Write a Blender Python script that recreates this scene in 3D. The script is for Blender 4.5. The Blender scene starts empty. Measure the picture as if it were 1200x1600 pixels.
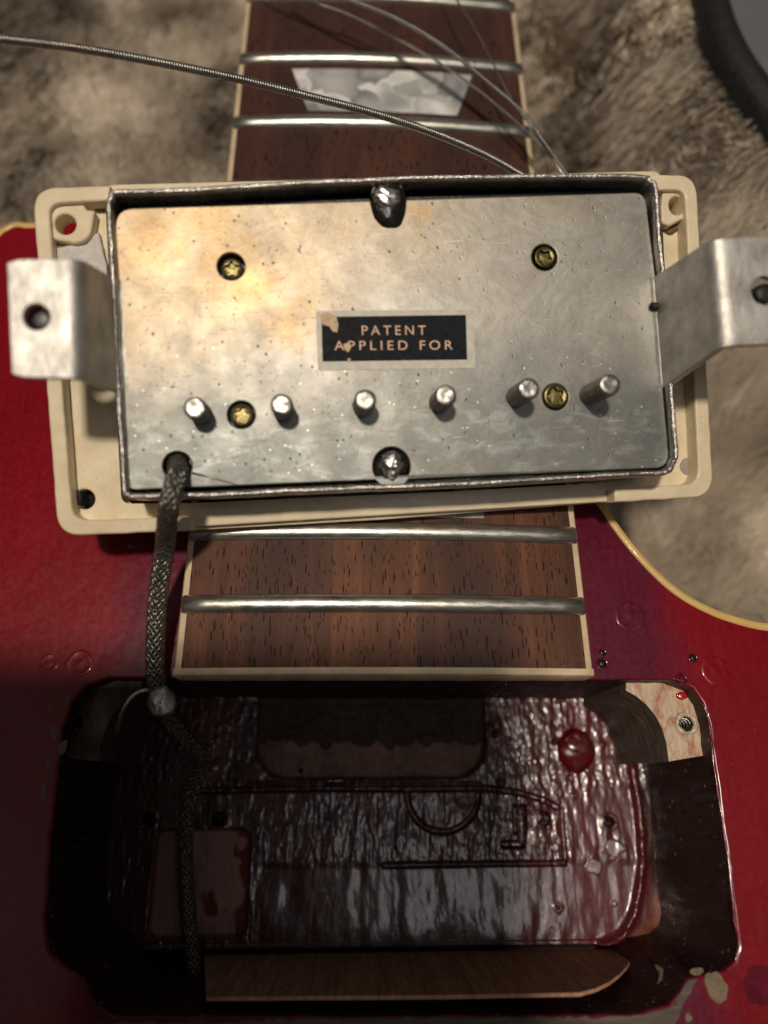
import bpy, math, random
import numpy as np
from mathutils import Vector, Matrix, Euler

random.seed(7)
RNG = np.random.default_rng(11)
S = 0.001                                   # everything is modelled in millimetres
sc = bpy.context.scene
col = sc.collection

# ------------------------------------------------------------------ camera
FPX = 1150.0                                # focal length in pixels of the 1200x1600 photograph


def rotm(a, b, c):
    ca, sa, cb, sb, cc, s_ = math.cos(a), math.sin(a), math.cos(b), math.sin(b), math.cos(c), math.sin(c)
    Rx = np.array([[1, 0, 0], [0, ca, -sa], [0, sa, ca]])
    Ry = np.array([[cb, 0, sb], [0, 1, 0], [-sb, 0, cb]])
    Rz = np.array([[cc, -s_, 0], [s_, cc, 0], [0, 0, 1]])
    return Rz @ Ry @ Rx


RC = rotm(.355163869, -.0431773836, -.00524073519)
CC = np.array([-4.68733972, -23.444458, 100.715858])
cam = bpy.data.cameras.new("camera")
camo = bpy.data.objects.new("camera", cam)
col.objects.link(camo)
sc.camera = camo
M = Matrix([list(RC[i]) + [CC[i] * S] for i in range(3)] + [[0, 0, 0, 1]])
camo.matrix_world = M
cam.sensor_fit = 'VERTICAL'
cam.sensor_height = 36
cam.sensor_width = 27
cam.lens = FPX / 1600 * 36
cam.clip_start = 0.005
cam.clip_end = 10
cam.dof.use_dof = True
cam.dof.focus_distance = 0.105
cam.dof.aperture_fstop = cam.lens / 2.7

# ------------------------------------------------------------------ light
world = bpy.data.worlds.new("World")
sc.world = world
world.use_nodes = True
wn = world.node_tree
wn.nodes.clear()
wo = wn.nodes.new('ShaderNodeOutputWorld')
wb = wn.nodes.new('ShaderNodeBackground')
wtc = wn.nodes.new('ShaderNodeTexCoord')
wno = wn.nodes.new('ShaderNodeTexNoise')
wno.inputs['Scale'].default_value = 1.6
wno.inputs['Detail'].default_value = 2
wr = wn.nodes.new('ShaderNodeValToRGB')
wr.color_ramp.elements[0].position = .38
wr.color_ramp.elements[0].color = (.035, .034, .034, 1)
wr.color_ramp.elements[1].position = .68
wr.color_ramp.elements[1].color = (.30, .29, .28, 1)
wn.links.new(wtc.outputs['Generated'], wno.inputs['Vector'])
wn.links.new(wno.outputs['Fac'], wr.inputs['Fac'])
wsep = wn.nodes.new('ShaderNodeSeparateXYZ')
wn.links.new(wtc.outputs['Generated'], wsep.inputs[0])
wr2 = wn.nodes.new('ShaderNodeValToRGB')
wr2.color_ramp.elements[0].position = .25
wr2.color_ramp.elements[0].color = (.38, .37, .36, 1)
wr2.color_ramp.elements[1].position = .95
wr2.color_ramp.elements[1].color = (2.3, 2.25, 2.2, 1)
wmx = wn.nodes.new('ShaderNodeMix')
wmx.data_type = 'RGBA'
wmx.blend_type = 'MULTIPLY'
wmx.inputs[0].default_value = 1
wn.links.new(wsep.outputs[2], wr2.inputs['Fac'])
wn.links.new(wr.outputs['Color'], wmx.inputs[6])
wn.links.new(wr2.outputs['Color'], wmx.inputs[7])
wn.links.new(wmx.outputs[2], wb.inputs['Color'])
wb.inputs['Strength'].default_value = 0.40
wn.links.new(wb.outputs[0], wo.inputs[0])


def aim(o, target):
    d = Vector(target) * S - o.location
    o.rotation_euler = d.to_track_quat('-Z', 'Y').to_euler()


key = bpy.data.lights.new("ceiling_lamp_light", 'POINT')
key.energy = 9.2
key.color = (1, .87, .71)
key.shadow_soft_size = 0.021
keyo = bpy.data.objects.new("ceiling_lamp_light", key)
keyo.location = (-.066, -.044, .60)
col.objects.link(keyo)

fill = bpy.data.lights.new("added_fill_light", 'AREA')  # fill light added to give the wet glints on the cavity floor
fill.shape = 'RECTANGLE'
fill.size = 0.085
fill.size_y = 0.12
fill.energy = 0.085
fill.color = (1, .94, .92)
fillo = bpy.data.objects.new("added_fill_light", fill)
fillo.location = (.078, -.086, .40)
col.objects.link(fillo)
aim(fillo, (15, -30, -20))

sc.view_settings.view_transform = 'Standard'
sc.view_settings.look = 'None'
sc.view_settings.exposure = 0
sc.view_settings.gamma = 1
sc.cycles.max_bounces = 8
sc.cycles.use_denoising = True

# ------------------------------------------------------------------ frames
PT = np.array([.468818320, 30.3057766, 20.1547140])      # the leaning pickup
PR = rotm(.342176677, .018781472, .0807520652)


def ray(px, py):
    return RC @ np.array([(px - 600) / FPX, -(py - 800) / FPX, -1.0])


def at(px, py, z):
    """a point of the guitar, in millimetres, on the level z"""
    d = ray(px, py)
    t = (z - CC[2]) / d[2]
    return CC + d * t


def at2(px, py, z):
    p = at(px, py, z)
    return (float(p[0]), float(p[1]))


def toloc(w):
    return PR.T @ (np.asarray(w, float) - PT)


CL = toloc(CC)


def pk(px, py, w):
    """a point in the pickup's own frame on the level w"""
    d = PR.T @ ray(px, py)
    t = (w - CL[2]) / d[2]
    p = CL + d * t
    return p


def pk2(px, py, w):
    p = pk(px, py, w)
    return (float(p[0]), float(p[1]))


# ------------------------------------------------------------------ noise
def _h(ix, iy, seed):
    n = (ix.astype(np.int64) * 374761393 + iy.astype(np.int64) * 668265263 + seed * 974634757) & 0xffffffff
    n = ((n ^ (n >> 13)) * 1274126177) & 0xffffffff
    n = (n ^ (n >> 16)) & 0xffffffff
    return n / 4294967295.0


def vn(x, y, seed=0):
    x = np.asarray(x, float); y = np.asarray(y, float)
    ix = np.floor(x); iy = np.floor(y)
    fx = x - ix; fy = y - iy
    fx = fx * fx * (3 - 2 * fx); fy = fy * fy * (3 - 2 * fy)
    a = _h(ix, iy, seed); b = _h(ix + 1, iy, seed); c = _h(ix, iy + 1, seed); d = _h(ix + 1, iy + 1, seed)
    return (a * (1 - fx) + b * fx) * (1 - fy) + (c * (1 - fx) + d * fx) * fy


def fbm(x, y, o=4, seed=0):
    s = 0; a = .5; t = 0
    for i in range(o):
        s = s + a * vn(x * 2 ** i, y * 2 ** i, seed + i * 17); t += a; a *= .5
    return s / t


def sstep(a, b, x):
    t = np.clip((x - a) / (b - a), 0, 1)
    return t * t * (3 - 2 * t)


# ------------------------------------------------------------------ materials
class NT:
    def __init__(s, name):
        s.m = bpy.data.materials.new(name)
        s.m.use_nodes = True
        s.t = s.m.node_tree
        s.t.nodes.clear()
        s.out = s.t.nodes.new('ShaderNodeOutputMaterial')
        s.b = s.t.nodes.new('ShaderNodeBsdfPrincipled')
        s.t.links.new(s.b.outputs[0], s.out.inputs['Surface'])
        s.tc = s.t.nodes.new('ShaderNodeTexCoord')

    def set(s, **k):
        for n, v in k.items():
            s.put(s.b.inputs[n.replace('_', ' ')], v)
        return s

    def put(s, sock, v):
        if isinstance(v, bpy.types.NodeSocket):
            s.t.links.new(v, sock)
        elif isinstance(v, tuple) and len(v) == 3 and sock.type == 'RGBA':
            sock.default_value = (*v, 1)
        else:
            sock.default_value = v

    def map(s, scale=(1, 1, 1), rot=(0, 0, 0), loc=(0, 0, 0)):
        n = s.t.nodes.new('ShaderNodeMapping')
        n.inputs['Scale'].default_value = scale
        n.inputs['Rotation'].default_value = rot
        n.inputs['Location'].default_value = loc
        s.t.links.new(s.tc.outputs['Object'], n.inputs['Vector'])
        return n.outputs[0]

    def noise(s, vec, scale=1, detail=4, rough=.6, dist=0):
        n = s.t.nodes.new('ShaderNodeTexNoise')
        n.inputs['Scale'].default_value = scale
        n.inputs['Detail'].default_value = detail
        n.inputs['Roughness'].default_value = rough
        n.inputs['Distortion'].default_value = dist
        s.t.links.new(vec, n.inputs['Vector'])
        return n.outputs['Fac']

    def voro(s, vec, scale=1, feat='F1', out='Distance', rnd=1):
        n = s.t.nodes.new('ShaderNodeTexVoronoi')
        n.feature = feat
        n.inputs['Scale'].default_value = scale
        n.inputs['Randomness'].default_value = rnd
        s.t.links.new(vec, n.inputs['Vector'])
        return n.outputs[out]

    def ramp(s, fac, stops):
        n = s.t.nodes.new('ShaderNodeValToRGB')
        e = n.color_ramp.elements
        while len(e) < len(stops):
            e.new(.5)
        for i, (p, c) in enumerate(stops):
            e[i].position = p
            e[i].color = (*c, 1) if isinstance(c, tuple) else (c, c, c, 1)
        s.t.links.new(fac, n.inputs['Fac'])
        return n.outputs['Color']

    def mix(s, fac, a, b, mode='MIX'):
        n = s.t.nodes.new('ShaderNodeMix')
        n.data_type = 'RGBA'
        n.blend_type = mode
        s.put(n.inputs[0], fac)
        for i, v in ((6, a), (7, b)):
            if isinstance(v, (int, float)):
                v = (v, v, v)
            s.put(n.inputs[i], v)
        return n.outputs[2]

    def math(s, op, a, b=0.0, clamp=False):
        n = s.t.nodes.new('ShaderNodeMath')
        n.operation = op
        n.use_clamp = clamp
        s.put(n.inputs[0], a)
        s.put(n.inputs[1], b)
        return n.outputs[0]

    def sep(s, vec):
        n = s.t.nodes.new('ShaderNodeSeparateXYZ')
        s.t.links.new(vec, n.inputs[0])
        return n.outputs

    def attr(s, name):
        n = s.t.nodes.new('ShaderNodeAttribute')
        n.attribute_name = name
        return n.outputs['Color']

    def bump(s, h, dist=.1, strength=1.0, normal=None):
        n = s.t.nodes.new('ShaderNodeBump')
        n.inputs['Distance'].default_value = dist * S
        n.inputs['Strength'].default_value = strength
        s.t.links.new(h, n.inputs['Height'])
        if normal is not None:
            s.t.links.new(normal, n.inputs['Normal'])
        s.t.links.new(n.outputs[0], s.b.inputs['Normal'])
        return n.outputs[0]


def simple(name, c, rough=.5, metal=0.0, coat=0.0, var=.25, scale=1.2, bump=.02, bscale=6):
    m = NT(name)
    v = m.map()
    n = m.noise(v, scale, 5)
    dark = tuple(x * (1 - var) for x in c)
    lite = tuple(min(1, x * (1 + var)) for x in c)
    m.set(Base_Color=m.ramp(n, [(.3, dark), (.7, lite)]), Metallic=metal, Coat_Weight=coat,
          Roughness=m.ramp(m.noise(v, scale * 2.7, 4), [(.3, max(0, rough - .08)), (.7, min(1, rough + .1))]))
    if bump:
        m.bump(m.noise(v, bscale, 5), bump)
    return m.m


# aged nickel silver of the base plate
m = NT("aged_nickel_plate")
v = m.map()
x, y, z = m.sep(v)
big = m.noise(v, .09, 5, .62)
mid = m.noise(v, .45, 6, .7)
fine = m.noise(v, 2.6, 5, .7)
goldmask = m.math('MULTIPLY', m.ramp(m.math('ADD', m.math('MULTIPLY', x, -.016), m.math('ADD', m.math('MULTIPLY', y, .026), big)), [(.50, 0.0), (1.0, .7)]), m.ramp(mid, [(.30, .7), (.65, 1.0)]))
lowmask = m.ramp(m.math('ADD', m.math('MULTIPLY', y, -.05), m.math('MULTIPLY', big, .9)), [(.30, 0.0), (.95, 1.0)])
c0 = m.ramp(mid, [(.3, (.52, .505, .465)), (.55, (.545, .53, .49)), (.75, (.57, .555, .515))])
c1 = m.mix(goldmask, c0, m.ramp(fine, [(.3, (.56, .40, .22)), (.7, (.66, .49, .28))]))
c1 = m.mix(m.ramp(m.noise(m.map((1.6, .5, 1), (0, 0, .1)), .40, 7, .6), [(.35, .14), (.65, 0.0)]), c1, (.30, .27, .23))
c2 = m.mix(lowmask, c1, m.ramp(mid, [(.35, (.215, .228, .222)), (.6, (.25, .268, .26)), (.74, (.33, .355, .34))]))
pits = m.ramp(m.voro(m.map((1, .8, 1), (0, 0, .5)), 1.0), [(.08, 1.0), (.17, 0.0)])
pitsel = m.ramp(m.noise(v, .42, 3), [(.44, 0.0), (.60, 1.0)])
pit = m.math('MULTIPLY', pits, pitsel)
pit2 = m.math('MULTIPLY', m.ramp(m.voro(m.map((1, .7, 1), (0, 0, .8), (9, 1, 0)), 2.0), [(.12, 1.0), (.22, 0.0)]), m.ramp(m.noise(v, .30, 4, .6, .5), [(.50, 0.0), (.58, 1.0)]))
pit = m.math('MAXIMUM', pit, m.math('MULTIPLY', pit2, .35))
c3 = m.mix(m.math('MULTIPLY', pit, .8), c2, (.09, .075, .06))
hair = m.ramp(m.noise(m.map((.5, 4.5, 1), (0, 0, .35), (2, 6, 0)), 1.3, 4, .7), [(.60, 0.0), (.68, .45)])
c3 = m.mix(m.math('MULTIPLY', hair, m.ramp(m.noise(v, .12, 3), [(.45, 0.0), (.6, 1.0)])), c3, (.22, .20, .17))
smudge = m.ramp(m.noise(v, .16, 5, .65, .8), [(.36, .35), (.60, 0.0)])
c3 = m.mix(smudge, c3, (.33, .29, .235))
scr = m.ramp(m.noise(m.map((.16, 5, 1), (0, 0, .75)), 1.0, 2, .5), [(.70, 0.0), (.73, 1.0)])
scr2 = m.ramp(m.noise(m.map((.14, 6, 1), (0, 0, -.95), (7, 3, 0)), 1.0, 2, .5), [(.71, 0.0), (.74, 1.0)])
sall = m.math('MAXIMUM', scr, scr2)
# amber tarnish gathered round the upper left screw and along the upper left edge
def near(px, py, rad, nz, amt):
    q_ = pk(px, py, 0)
    n_ = m.t.nodes.new('ShaderNodeVectorMath'); n_.operation = 'DISTANCE'
    m.t.links.new(v, n_.inputs[0]); n_.inputs[1].default_value = (float(q_[0]), float(q_[1]), 0)
    d_ = m.math('ADD', m.math('MULTIPLY', n_.outputs['Value'], 1 / rad), m.math('MULTIPLY', m.math('SUBTRACT', nz, .5), 2.6))
    return m.ramp(m.math('MULTIPLY', d_, .5), [(.12, amt), (.50, 0.0)])
nzz = m.noise(v, .16, 7, .62, .5)
nz2 = m.noise(m.map((1, 1, 1), (0, 0, 0), (20, 4, 0)), .24, 7, .62, 1.0)
tarn = m.math('MAXIMUM', near(372, 430, 6.5, nzz, .60), m.math('MAXIMUM', near(235, 372, 6.5, nz2, .55), m.math('MAXIMUM', near(455, 500, 4.5, nz2, .45), m.math('MAXIMUM', near(330, 345, 4.5, nzz, .5), near(655, 330, 2.2, nz2, .6)))))
c3 = m.mix(tarn, c3, m.ramp(fine, [(.3, (.50, .29, .10)), (.7, (.74, .50, .22))]))
tide = m.ramp(m.noise(v, .11, 6, .6, 1.5), [(.40, 0.0), (.47, .30), (.50, 0.0), (.56, 0.0), (.585, .25), (.61, 0.0)])
c3 = m.mix(tide, c3, (.28, .25, .21))
spk = m.ramp(m.voro(m.map((1, 1.4, 1), (0, 0, .3), (3, 3, 0)), .55), [(.05, 1.0), (.10, 0.0)])
lowspk = m.math('MULTIPLY', spk, m.ramp(m.math('MULTIPLY', y, .05), [(-0.0, 1.0), (.1, 0.0)]))
c3 = m.mix(lowspk, c3, (.85, .84, .78))
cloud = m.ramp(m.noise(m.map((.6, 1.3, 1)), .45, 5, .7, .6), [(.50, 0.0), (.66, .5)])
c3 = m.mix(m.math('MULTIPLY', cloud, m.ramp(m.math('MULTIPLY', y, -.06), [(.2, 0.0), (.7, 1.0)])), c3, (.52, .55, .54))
c4 = m.mix(m.math('MULTIPLY', sall, .55), c3, (.90, .87, .78))
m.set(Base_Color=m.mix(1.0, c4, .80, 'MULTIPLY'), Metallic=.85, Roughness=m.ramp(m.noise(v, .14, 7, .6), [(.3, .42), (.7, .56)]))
hh = m.math('SUBTRACT', m.math('ADD', m.math('MULTIPLY', m.noise(v, 4.5, 3), .30), m.math('MULTIPLY', big, 2.2)), m.math('ADD', m.math('MULTIPLY', pit, .9), m.math('MULTIPLY', sall, .15)))
m.bump(hh, .045)
M_PLATE = m.m

# bright worn nickel of cover and rim
m = NT("worn_nickel_cover")
v = m.map()
n1 = m.noise(v, .8, 6, .7)
m.set(Base_Color=m.ramp(m.noise(v, .35, 4), [(.35, (.42, .40, .37)), (.62, (.72, .69, .64))]), Metallic=.95,
      Roughness=m.ramp(n1, [(.3, .14), (.7, .34)]))
m.bump(m.math('ADD', n1, m.noise(v, 3.5, 3)), .12)
M_COVER = m.m

# mounting tabs: satin steel
m = NT("brushed_tab_metal")
v = m.map()
n1 = m.noise(m.map((1, .5, 1)), 1.1, 6, .7)
m.set(Base_Color=m.ramp(m.noise(v, .28, 4), [(.35, (.40, .39, .36)), (.65, (.66, .64, .60))]), Metallic=.75,
      Roughness=m.ramp(n1, [(.3, .38), (.7, .58)]))
m.bump(n1, .09)
M_TAB = m.m

# cream ring plastic
m = NT("cream_plastic")
v = m.map()
n1 = m.noise(v, .25, 5)
n2 = m.noise(v, 2.0, 5, .7)
cc_ = m.ramp(n1, [(.3, (.70, .58, .38)), (.7, (.86, .75, .54))])
sp = m.ramp(m.voro(v, .55), [(.03, 1.0), (.06, 0.0)])
m.set(Base_Color=m.mix(m.math('MULTIPLY', sp, .7), cc_, (.12, .07, .03)), Roughness=m.ramp(n2, [(.3, .38), (.7, .6)]),
      Coat_Weight=.3, Coat_Roughness=.2, Subsurface_Weight=.12, Subsurface_Radius=(1.2 * S, .8 * S, .4 * S))
m.bump(n2, .08)
M_CREAM = m.m

# red translucent finish
m = NT("red_lacquer")
v = m.map()
x, y, z = m.sep(v)
grain = m.noise(m.map((1.2, .06, 1)), 1.3, 5, .6)
broad = m.noise(v, .05, 4)
red = m.ramp(grain, [(.25, (.19, .0005, .007)), (.5, (.245, .0006, .009)), (.8, (.30, .0009, .010))])
red = m.mix(m.ramp(broad, [(.35, 0.0), (.7, .6)]), red, (.16, .0005, .006))
purple = m.ramp(grain, [(.25, (.085, .003, .018)), (.75, (.14, .006, .028))])
ax = m.math('ADD', m.math('ABSOLUTE', m.math('SUBTRACT', x, 2.5)), m.math('MULTIPLY', m.noise(v, .12, 3), 7))
old = m.math('MULTIPLY', m.ramp(m.math('MULTIPLY', ax, .01), [(.40, 1.0), (.47, 0.0)]), 1.0)
base = m.mix(old, red, purple)
dust = m.ramp(m.voro(v, .42), [(.012, 1.0), (.03, 0.0)])
base = m.mix(m.math('MULTIPLY', dust, .55), base, (.55, .42, .42))
m.set(Base_Color=base, Specular_IOR_Level=.3, Roughness=m.ramp(m.noise(v, 1.2, 4), [(.3, .25), (.7, .42)]), Coat_Weight=.55,
      Coat_Roughness=m.ramp(m.noise(v, .3, 4), [(.3, .05), (.7, .16)]))
m.bump(m.math('ADD', m.math('MULTIPLY', m.noise(v, .22, 2), 1.6), m.math('MULTIPLY', grain, .0)), .08)
M_RED = m.m

# dark dyed walls of the rout
m = NT("dark_rout_wall")
v = m.map()
n1 = m.noise(m.map((1, 1, .25)), .9, 6, .7)
spk = m.ramp(m.voro(v, .62), [(.09, 1.0), (.17, 0.0)])
spk = m.math('MULTIPLY', spk, m.ramp(m.noise(v, .30, 3), [(.44, 0.0), (.54, 1.0)]))
c = m.mix(spk, m.ramp(n1, [(.3, (.014, .004, .004)), (.6, (.04, .010, .008)), (.8, (.085, .03, .018))]), (.50, .41, .30))
m.set(Base_Color=c, Roughness=m.ramp(n1, [(.3, .3), (.7, .7)]))
m.bump(n1, .5)
M_WALL = m.m

# wet dyed floor of the rout, albedo comes from the tint attribute
m = NT("dyed_rout_floor")
v = m.map()
g = m.noise(m.map((1.6, .35, 1)), 1.0, 6, .7)
t_ = m.attr("tint")
w_ = m.attr("wet")
m.set(Base_Color=m.mix(.65, t_, m.ramp(g, [(.3, .35), (.7, 1.2)]), 'MULTIPLY'),
      Roughness=m.mix(w_, .75, m.ramp(m.noise(v, .7, 4), [(.3, .18), (.7, .42)])), Coat_Weight=m.math('MULTIPLY', w_, .5), Coat_Roughness=.12)
m.bump(m.math('ADD', m.noise(v, 2.2, 4, .65), g), .04)
M_FLOOR = m.m

# rosewood
m = NT("rosewood")
vv = m.map((1, .045, 1), (0, 0, .04))
g1 = m.noise(vv, .42, 6, .65, 1.2)
g2 = m.noise(m.map((1, .10, 1), (0, 0, -.03)), 3.2, 5, .7)
band = m.noise(m.map((1, .02, 1), (0, 0, .02)), .16, 3)
c = m.ramp(g1, [(.28, (.090, .034, .018)), (.5, (.165, .061, .030)), (.72, (.255, .100, .050))])
c = m.mix(m.ramp(band, [(.4, 0.0), (.62, .75)]), c, (.060, .024, .016))
blot = m.ramp(m.noise(m.map((1, .3, 1), (0, 0, .1), (4, 2, 0)), .09, 3, .5), [(.40, 0.0), (.58, .8)])
c = m.mix(blot, c, (.052, .027, .022))
sx_, sy_, sz_ = m.sep(m.map())
c = m.mix(m.ramp(m.math('MULTIPLY', sy_, .01), [(.12, 0.0), (.40, .62)]), c, (.050, .021, .020))
c = m.mix(m.math('MULTIPLY', m.ramp(g2, [(.35, 1.0), (.5, 0.0)]), .35), c, (.03, .014, .010))
wob = m.t.nodes.new('ShaderNodeMix')
wob.data_type = 'VECTOR'
def pores(sc_x, sc_y, rot, thr, sel, selsc, loc):
    pv = m.voro(m.map((sc_x, sc_y, 1), (0, 0, rot), loc), 1.0)
    p_ = m.ramp(pv, [(thr, 1.0), (thr + .07, 0.0)])
    q_ = m.ramp(m.noise(m.map((1, .45, 1), (0, 0, 0), loc), selsc, 3), [(sel, 0.0), (sel + .08, 1.0)])
    return m.math('MULTIPLY', p_, q_)
pore = m.math('MAXIMUM', pores(1.9, .26, -.20, .15, .44, .30, (0, 0, 0)), m.math('MAXIMUM', pores(1.3, .16, -.14, .10, .40, .22, (5, 3, 0)), pores(3.2, .55, -.22, .17, .47, .45, (1, 8, 0))))
c = m.mix(m.math('MULTIPLY', pore, .95), c, (.008, .005, .004))
m.set(Base_Color=c, Specular_IOR_Level=.3, Roughness=m.ramp(g2, [(.3, .48), (.7, .7)]))
m.bump(m.math('SUBTRACT', m.math('MULTIPLY', g2, .4), pore), .10)
M_ROSE = m.m

# bare wood of the rout (brown mahogany), maple
m = NT("bare_mahogany")
g1 = m.noise(m.map((1.4, .1, .1)), .9, 5, .65)
pore = m.ramp(m.voro(m.map((2.2, 1, .28)), .8), [(.10, 1.0), (.2, 0.0)])
m.set(Base_Color=m.mix(m.math('MULTIPLY', pore, .8), m.ramp(g1, [(.3, (.34, .16, .09)), (.7, (.66, .38, .23))]), (.03, .012, .008)), Roughness=.7)
m.bump(g1, .1)
M_MAHO = m.m
m = NT("bare_maple")
v = m.map()
g1 = m.noise(m.map((2.4, .5, 1), (0, 0, .25)), 1.0, 5, .7)
st = m.ramp(m.noise(m.map((1.3, .8, 1), (0, 0, .6)), .28, 6, .75, .6), [(.46, 0.0), (.52, .5), (.60, 1.0)])
m.set(Base_Color=m.mix(m.math('MULTIPLY', st, .8), m.ramp(g1, [(.3, (.50, .36, .24)), (.7, (.76, .62, .46))]), (.42, .09, .05)), Roughness=.55)
m.bump(g1, .12)
M_MAPLE = m.m
m = NT("burnt_and_shade_rout_wood")
g1 = m.noise(m.map((.35, .35, 2.2)), .9, 5, .7)
m.set(Base_Color=m.ramp(g1, [(.32, (.022, .014, .010)), (.5, (.07, .048, .032)), (.68, (.20, .15, .10))]), Roughness=.5)
m.bump(g1, .5)
M_BURNT_SHADE = m.m

m = NT("grimy_bare_wood")
v = m.map()
g1 = m.noise(m.map((.12, 1.2, 1)), 1.0, 6, .7)
m.set(Base_Color=m.ramp(g1, [(.3, (.05, .037, .028)), (.7, (.17, .135, .10))]), Roughness=.6)
m.bump(g1, .35)
M_GRIMY = m.m

M_BIND_Y = simple("aged_yellow_binding", (.72, .48, .17), .4, 0, .3, .14, .2, .04, 1.2)
M_BIND_C = simple("cream_binding", (.66, .52, .34), .45, 0, .1, .2, .3, .05, 1.5)
M_BLACK = simple("black_plastic", (.012, .012, .012), .35, 0, 0, .3, .8, .05, 2)
M_VINYL = simple("black_vinyl", (.014, .015, .017), .5, 0, 0, .3, .4, .35, 1.2)
M_BRASS = simple("tarnished_brass", (.17, .14, .06), .33, .9, 0, .45, 1.4, .05, 3)
M_SCREW = simple("nickel_screw", (.40, .385, .355), .32, .95, 0, .35, 1.2, .04, 3)
M_DSCREW = simple("blackened_screw", (.035, .035, .035), .42, .6, 0, .5, 1.5, .1, 3)
M_SOLDER = simple("solder", (.80, .79, .76), .24, 1, 0, .15, .7, .12, 1.3)
M_FLUX = simple("burnt_flux", (.012, .011, .010), .14, 0, .6, .4, .8, .2, 1.0)
M_GLUE = simple("brown_grime", (.20, .095, .028), .35, 0, .3, .5, .9, .25, 2)
M_PUTTY = simple("white_residue", (.72, .68, .66), .7, 0, 0, .12, 1.5, .3, 3)
M_DYE = simple("wet_red_dye", (.085, .003, .004), .1, 0, .9, .35, .5, .12, .9)
M_DENT = simple("dark_red_dent", (.12, .003, .018), .15, 0, .8, .3, .5, .06, 1)
M_CHIP = simple("chipped_raw_wood", (.19, .14, .085), .6, 0, 0, .4, .9, .2, 2)
M_FLOORG = simple("grey_floor", (.22, .22, .25), .7, 0, 0, .1, .02, .4, .3)
M_PAPER = simple("aged_paper_border", (.60, .57, .49), .5, 0, 0, .15, .9, .03, 2)
M_INK = simple("black_sticker", (.008, .010, .014), .62, 0, 0, .4, 1.0, .008, 2)
M_INK.node_tree.nodes['Principled BSDF'].inputs['Specular IOR Level'].default_value = .15
M_GOLDINK = simple("copper_ink", (.72, .45, .30), .5, 0, 0, .25, 2.5, 0)
M_TAN = simple("torn_paper", (.62, .46, .29), .7, 0, 0, .25, 1.6, .1, 3)
M_REDWOOD = simple("dyed_neck_side", (.13, .006, .010), .35, 0, .5, .3, .3, .05, 2)

m = NT("fret_wire")
v = m.map((.25, 1, 1))
n1 = m.noise(v, 1.4, 5, .65)
m.set(Base_Color=m.ramp(n1, [(.3, (.42, .41, .36)), (.7, (.60, .59, .53))]), Metallic=.95, Roughness=m.ramp(n1, [(.3, .26), (.7, .4)]))
m.bump(n1, .05)
M_FRET = m.m

m = NT("mother_of_pearl")
v = m.map((1, 1.5, 1), (0, 0, .5))
wx = m.t.nodes.new('ShaderNodeMix'); wx.data_type = 'VECTOR'
nz_ = m.t.nodes.new('ShaderNodeTexNoise'); nz_.inputs['Scale'].default_value = .25; nz_.inputs['Detail'].default_value = 2
m.t.links.new(m.map(), nz_.inputs['Vector'])
va = m.t.nodes.new('ShaderNodeVectorMath'); va.operation = 'MULTIPLY_ADD'
m.t.links.new(nz_.outputs['Color'], va.inputs[0]); va.inputs[1].default_value = (7, 7, 0); m.t.links.new(m.map(), va.inputs[2])
cell = m.voro(va.outputs[0], .16, 'F1', 'Color')
cs_ = m.sep(cell)
ds = m.voro(va.outputs[0], .16, 'F1', 'Distance')
shade = m.math('ADD', m.math('MULTIPLY', cs_[0], .7), m.math('MULTIPLY', ds, .45))
pc_ = m.ramp(shade, [(.15, (.98, .98, .96)), (.32, (.60, .60, .58)), (.6, (.26, .27, .27)), (.8, (.55, .56, .55)), (.95, (.95, .95, .93))])
m.set(Base_Color=pc_, Roughness=.28, Metallic=.1, Coat_Weight=.5)
m.bump(shade, .25)
M_PEARL = m.m

M_STRING = simple("nickel_string", (.55, .54, .51), .34, 1, 0, .15, .5, 0)
M_BRAID = simple("tinned_braid", (.19, .18, .155), .34, .8, 0, .4, .9, .03, 4)
M_BRAIDC = simple("braid_core", (.02, .019, .016), .6, .3)

m = NT("plush_fur")
a_ = m.attr("tint")
m.set(Base_Color=a_, Roughness=.85, Subsurface_Weight=.0, Sheen_Weight=.4, Sheen_Roughness=.5, Sheen_Tint=(1, .95, .88))
M_FUR = m.m


# ------------------------------------------------------------------ mesh helpers
def link(name, me, mat, parent, smooth=True):
    o = bpy.data.objects.new(name, me)
    col.objects.link(o)
    if mat is not None:
        me.materials.append(mat)
    if parent is not None:
        o.parent = parent
    else:
        o.scale = (S, S, S)
    if smooth and len(me.polygons):
        me.polygons.foreach_set('use_smooth', np.ones(len(me.polygons), bool))
    return o


def mesh(name, V, F, mat, parent=None, smooth=True, auto=None):
    me = bpy.data.meshes.new(name)
    V = np.asarray(V, float)
    me.from_pydata(V.tolist(), [], F if isinstance(F, list) else F.tolist())
    me.update()
    o = link(name, me, mat, parent, smooth)
    if auto:
        me.set_sharp_from_angle(angle=math.radians(auto))
    return o


def empty(name, loc=(0, 0, 0), R=None, label=None, cat=None, group=None):
    o = bpy.data.objects.new(name, None)
    col.objects.link(o)
    o.empty_display_size = .01
    mw = Matrix.Identity(4)
    if R is not None:
        mw = Matrix([list(R[i]) + [0] for i in range(3)] + [[0, 0, 0, 1]])
    mw = Matrix.Translation(Vector([float(c) for c in loc]) * S) @ mw @ Matrix.Scale(S, 4)
    o.matrix_world = mw
    tag(o, label, cat, group)
    return o


def tag(o, label=None, cat=None, group=None, kind=None):
    if label: o['label'] = label
    if cat: o['category'] = cat
    if group: o['group'] = group
    if kind: o['kind'] = kind
    return o


def circle(c, r, n=32, ry=None, a0=0.0):
    ry = r if ry is None else ry
    return [(c[0] + r * math.cos(a0 + 2 * math.pi * i / n), c[1] + ry * math.sin(a0 + 2 * math.pi * i / n)) for i in range(n)]


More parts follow.
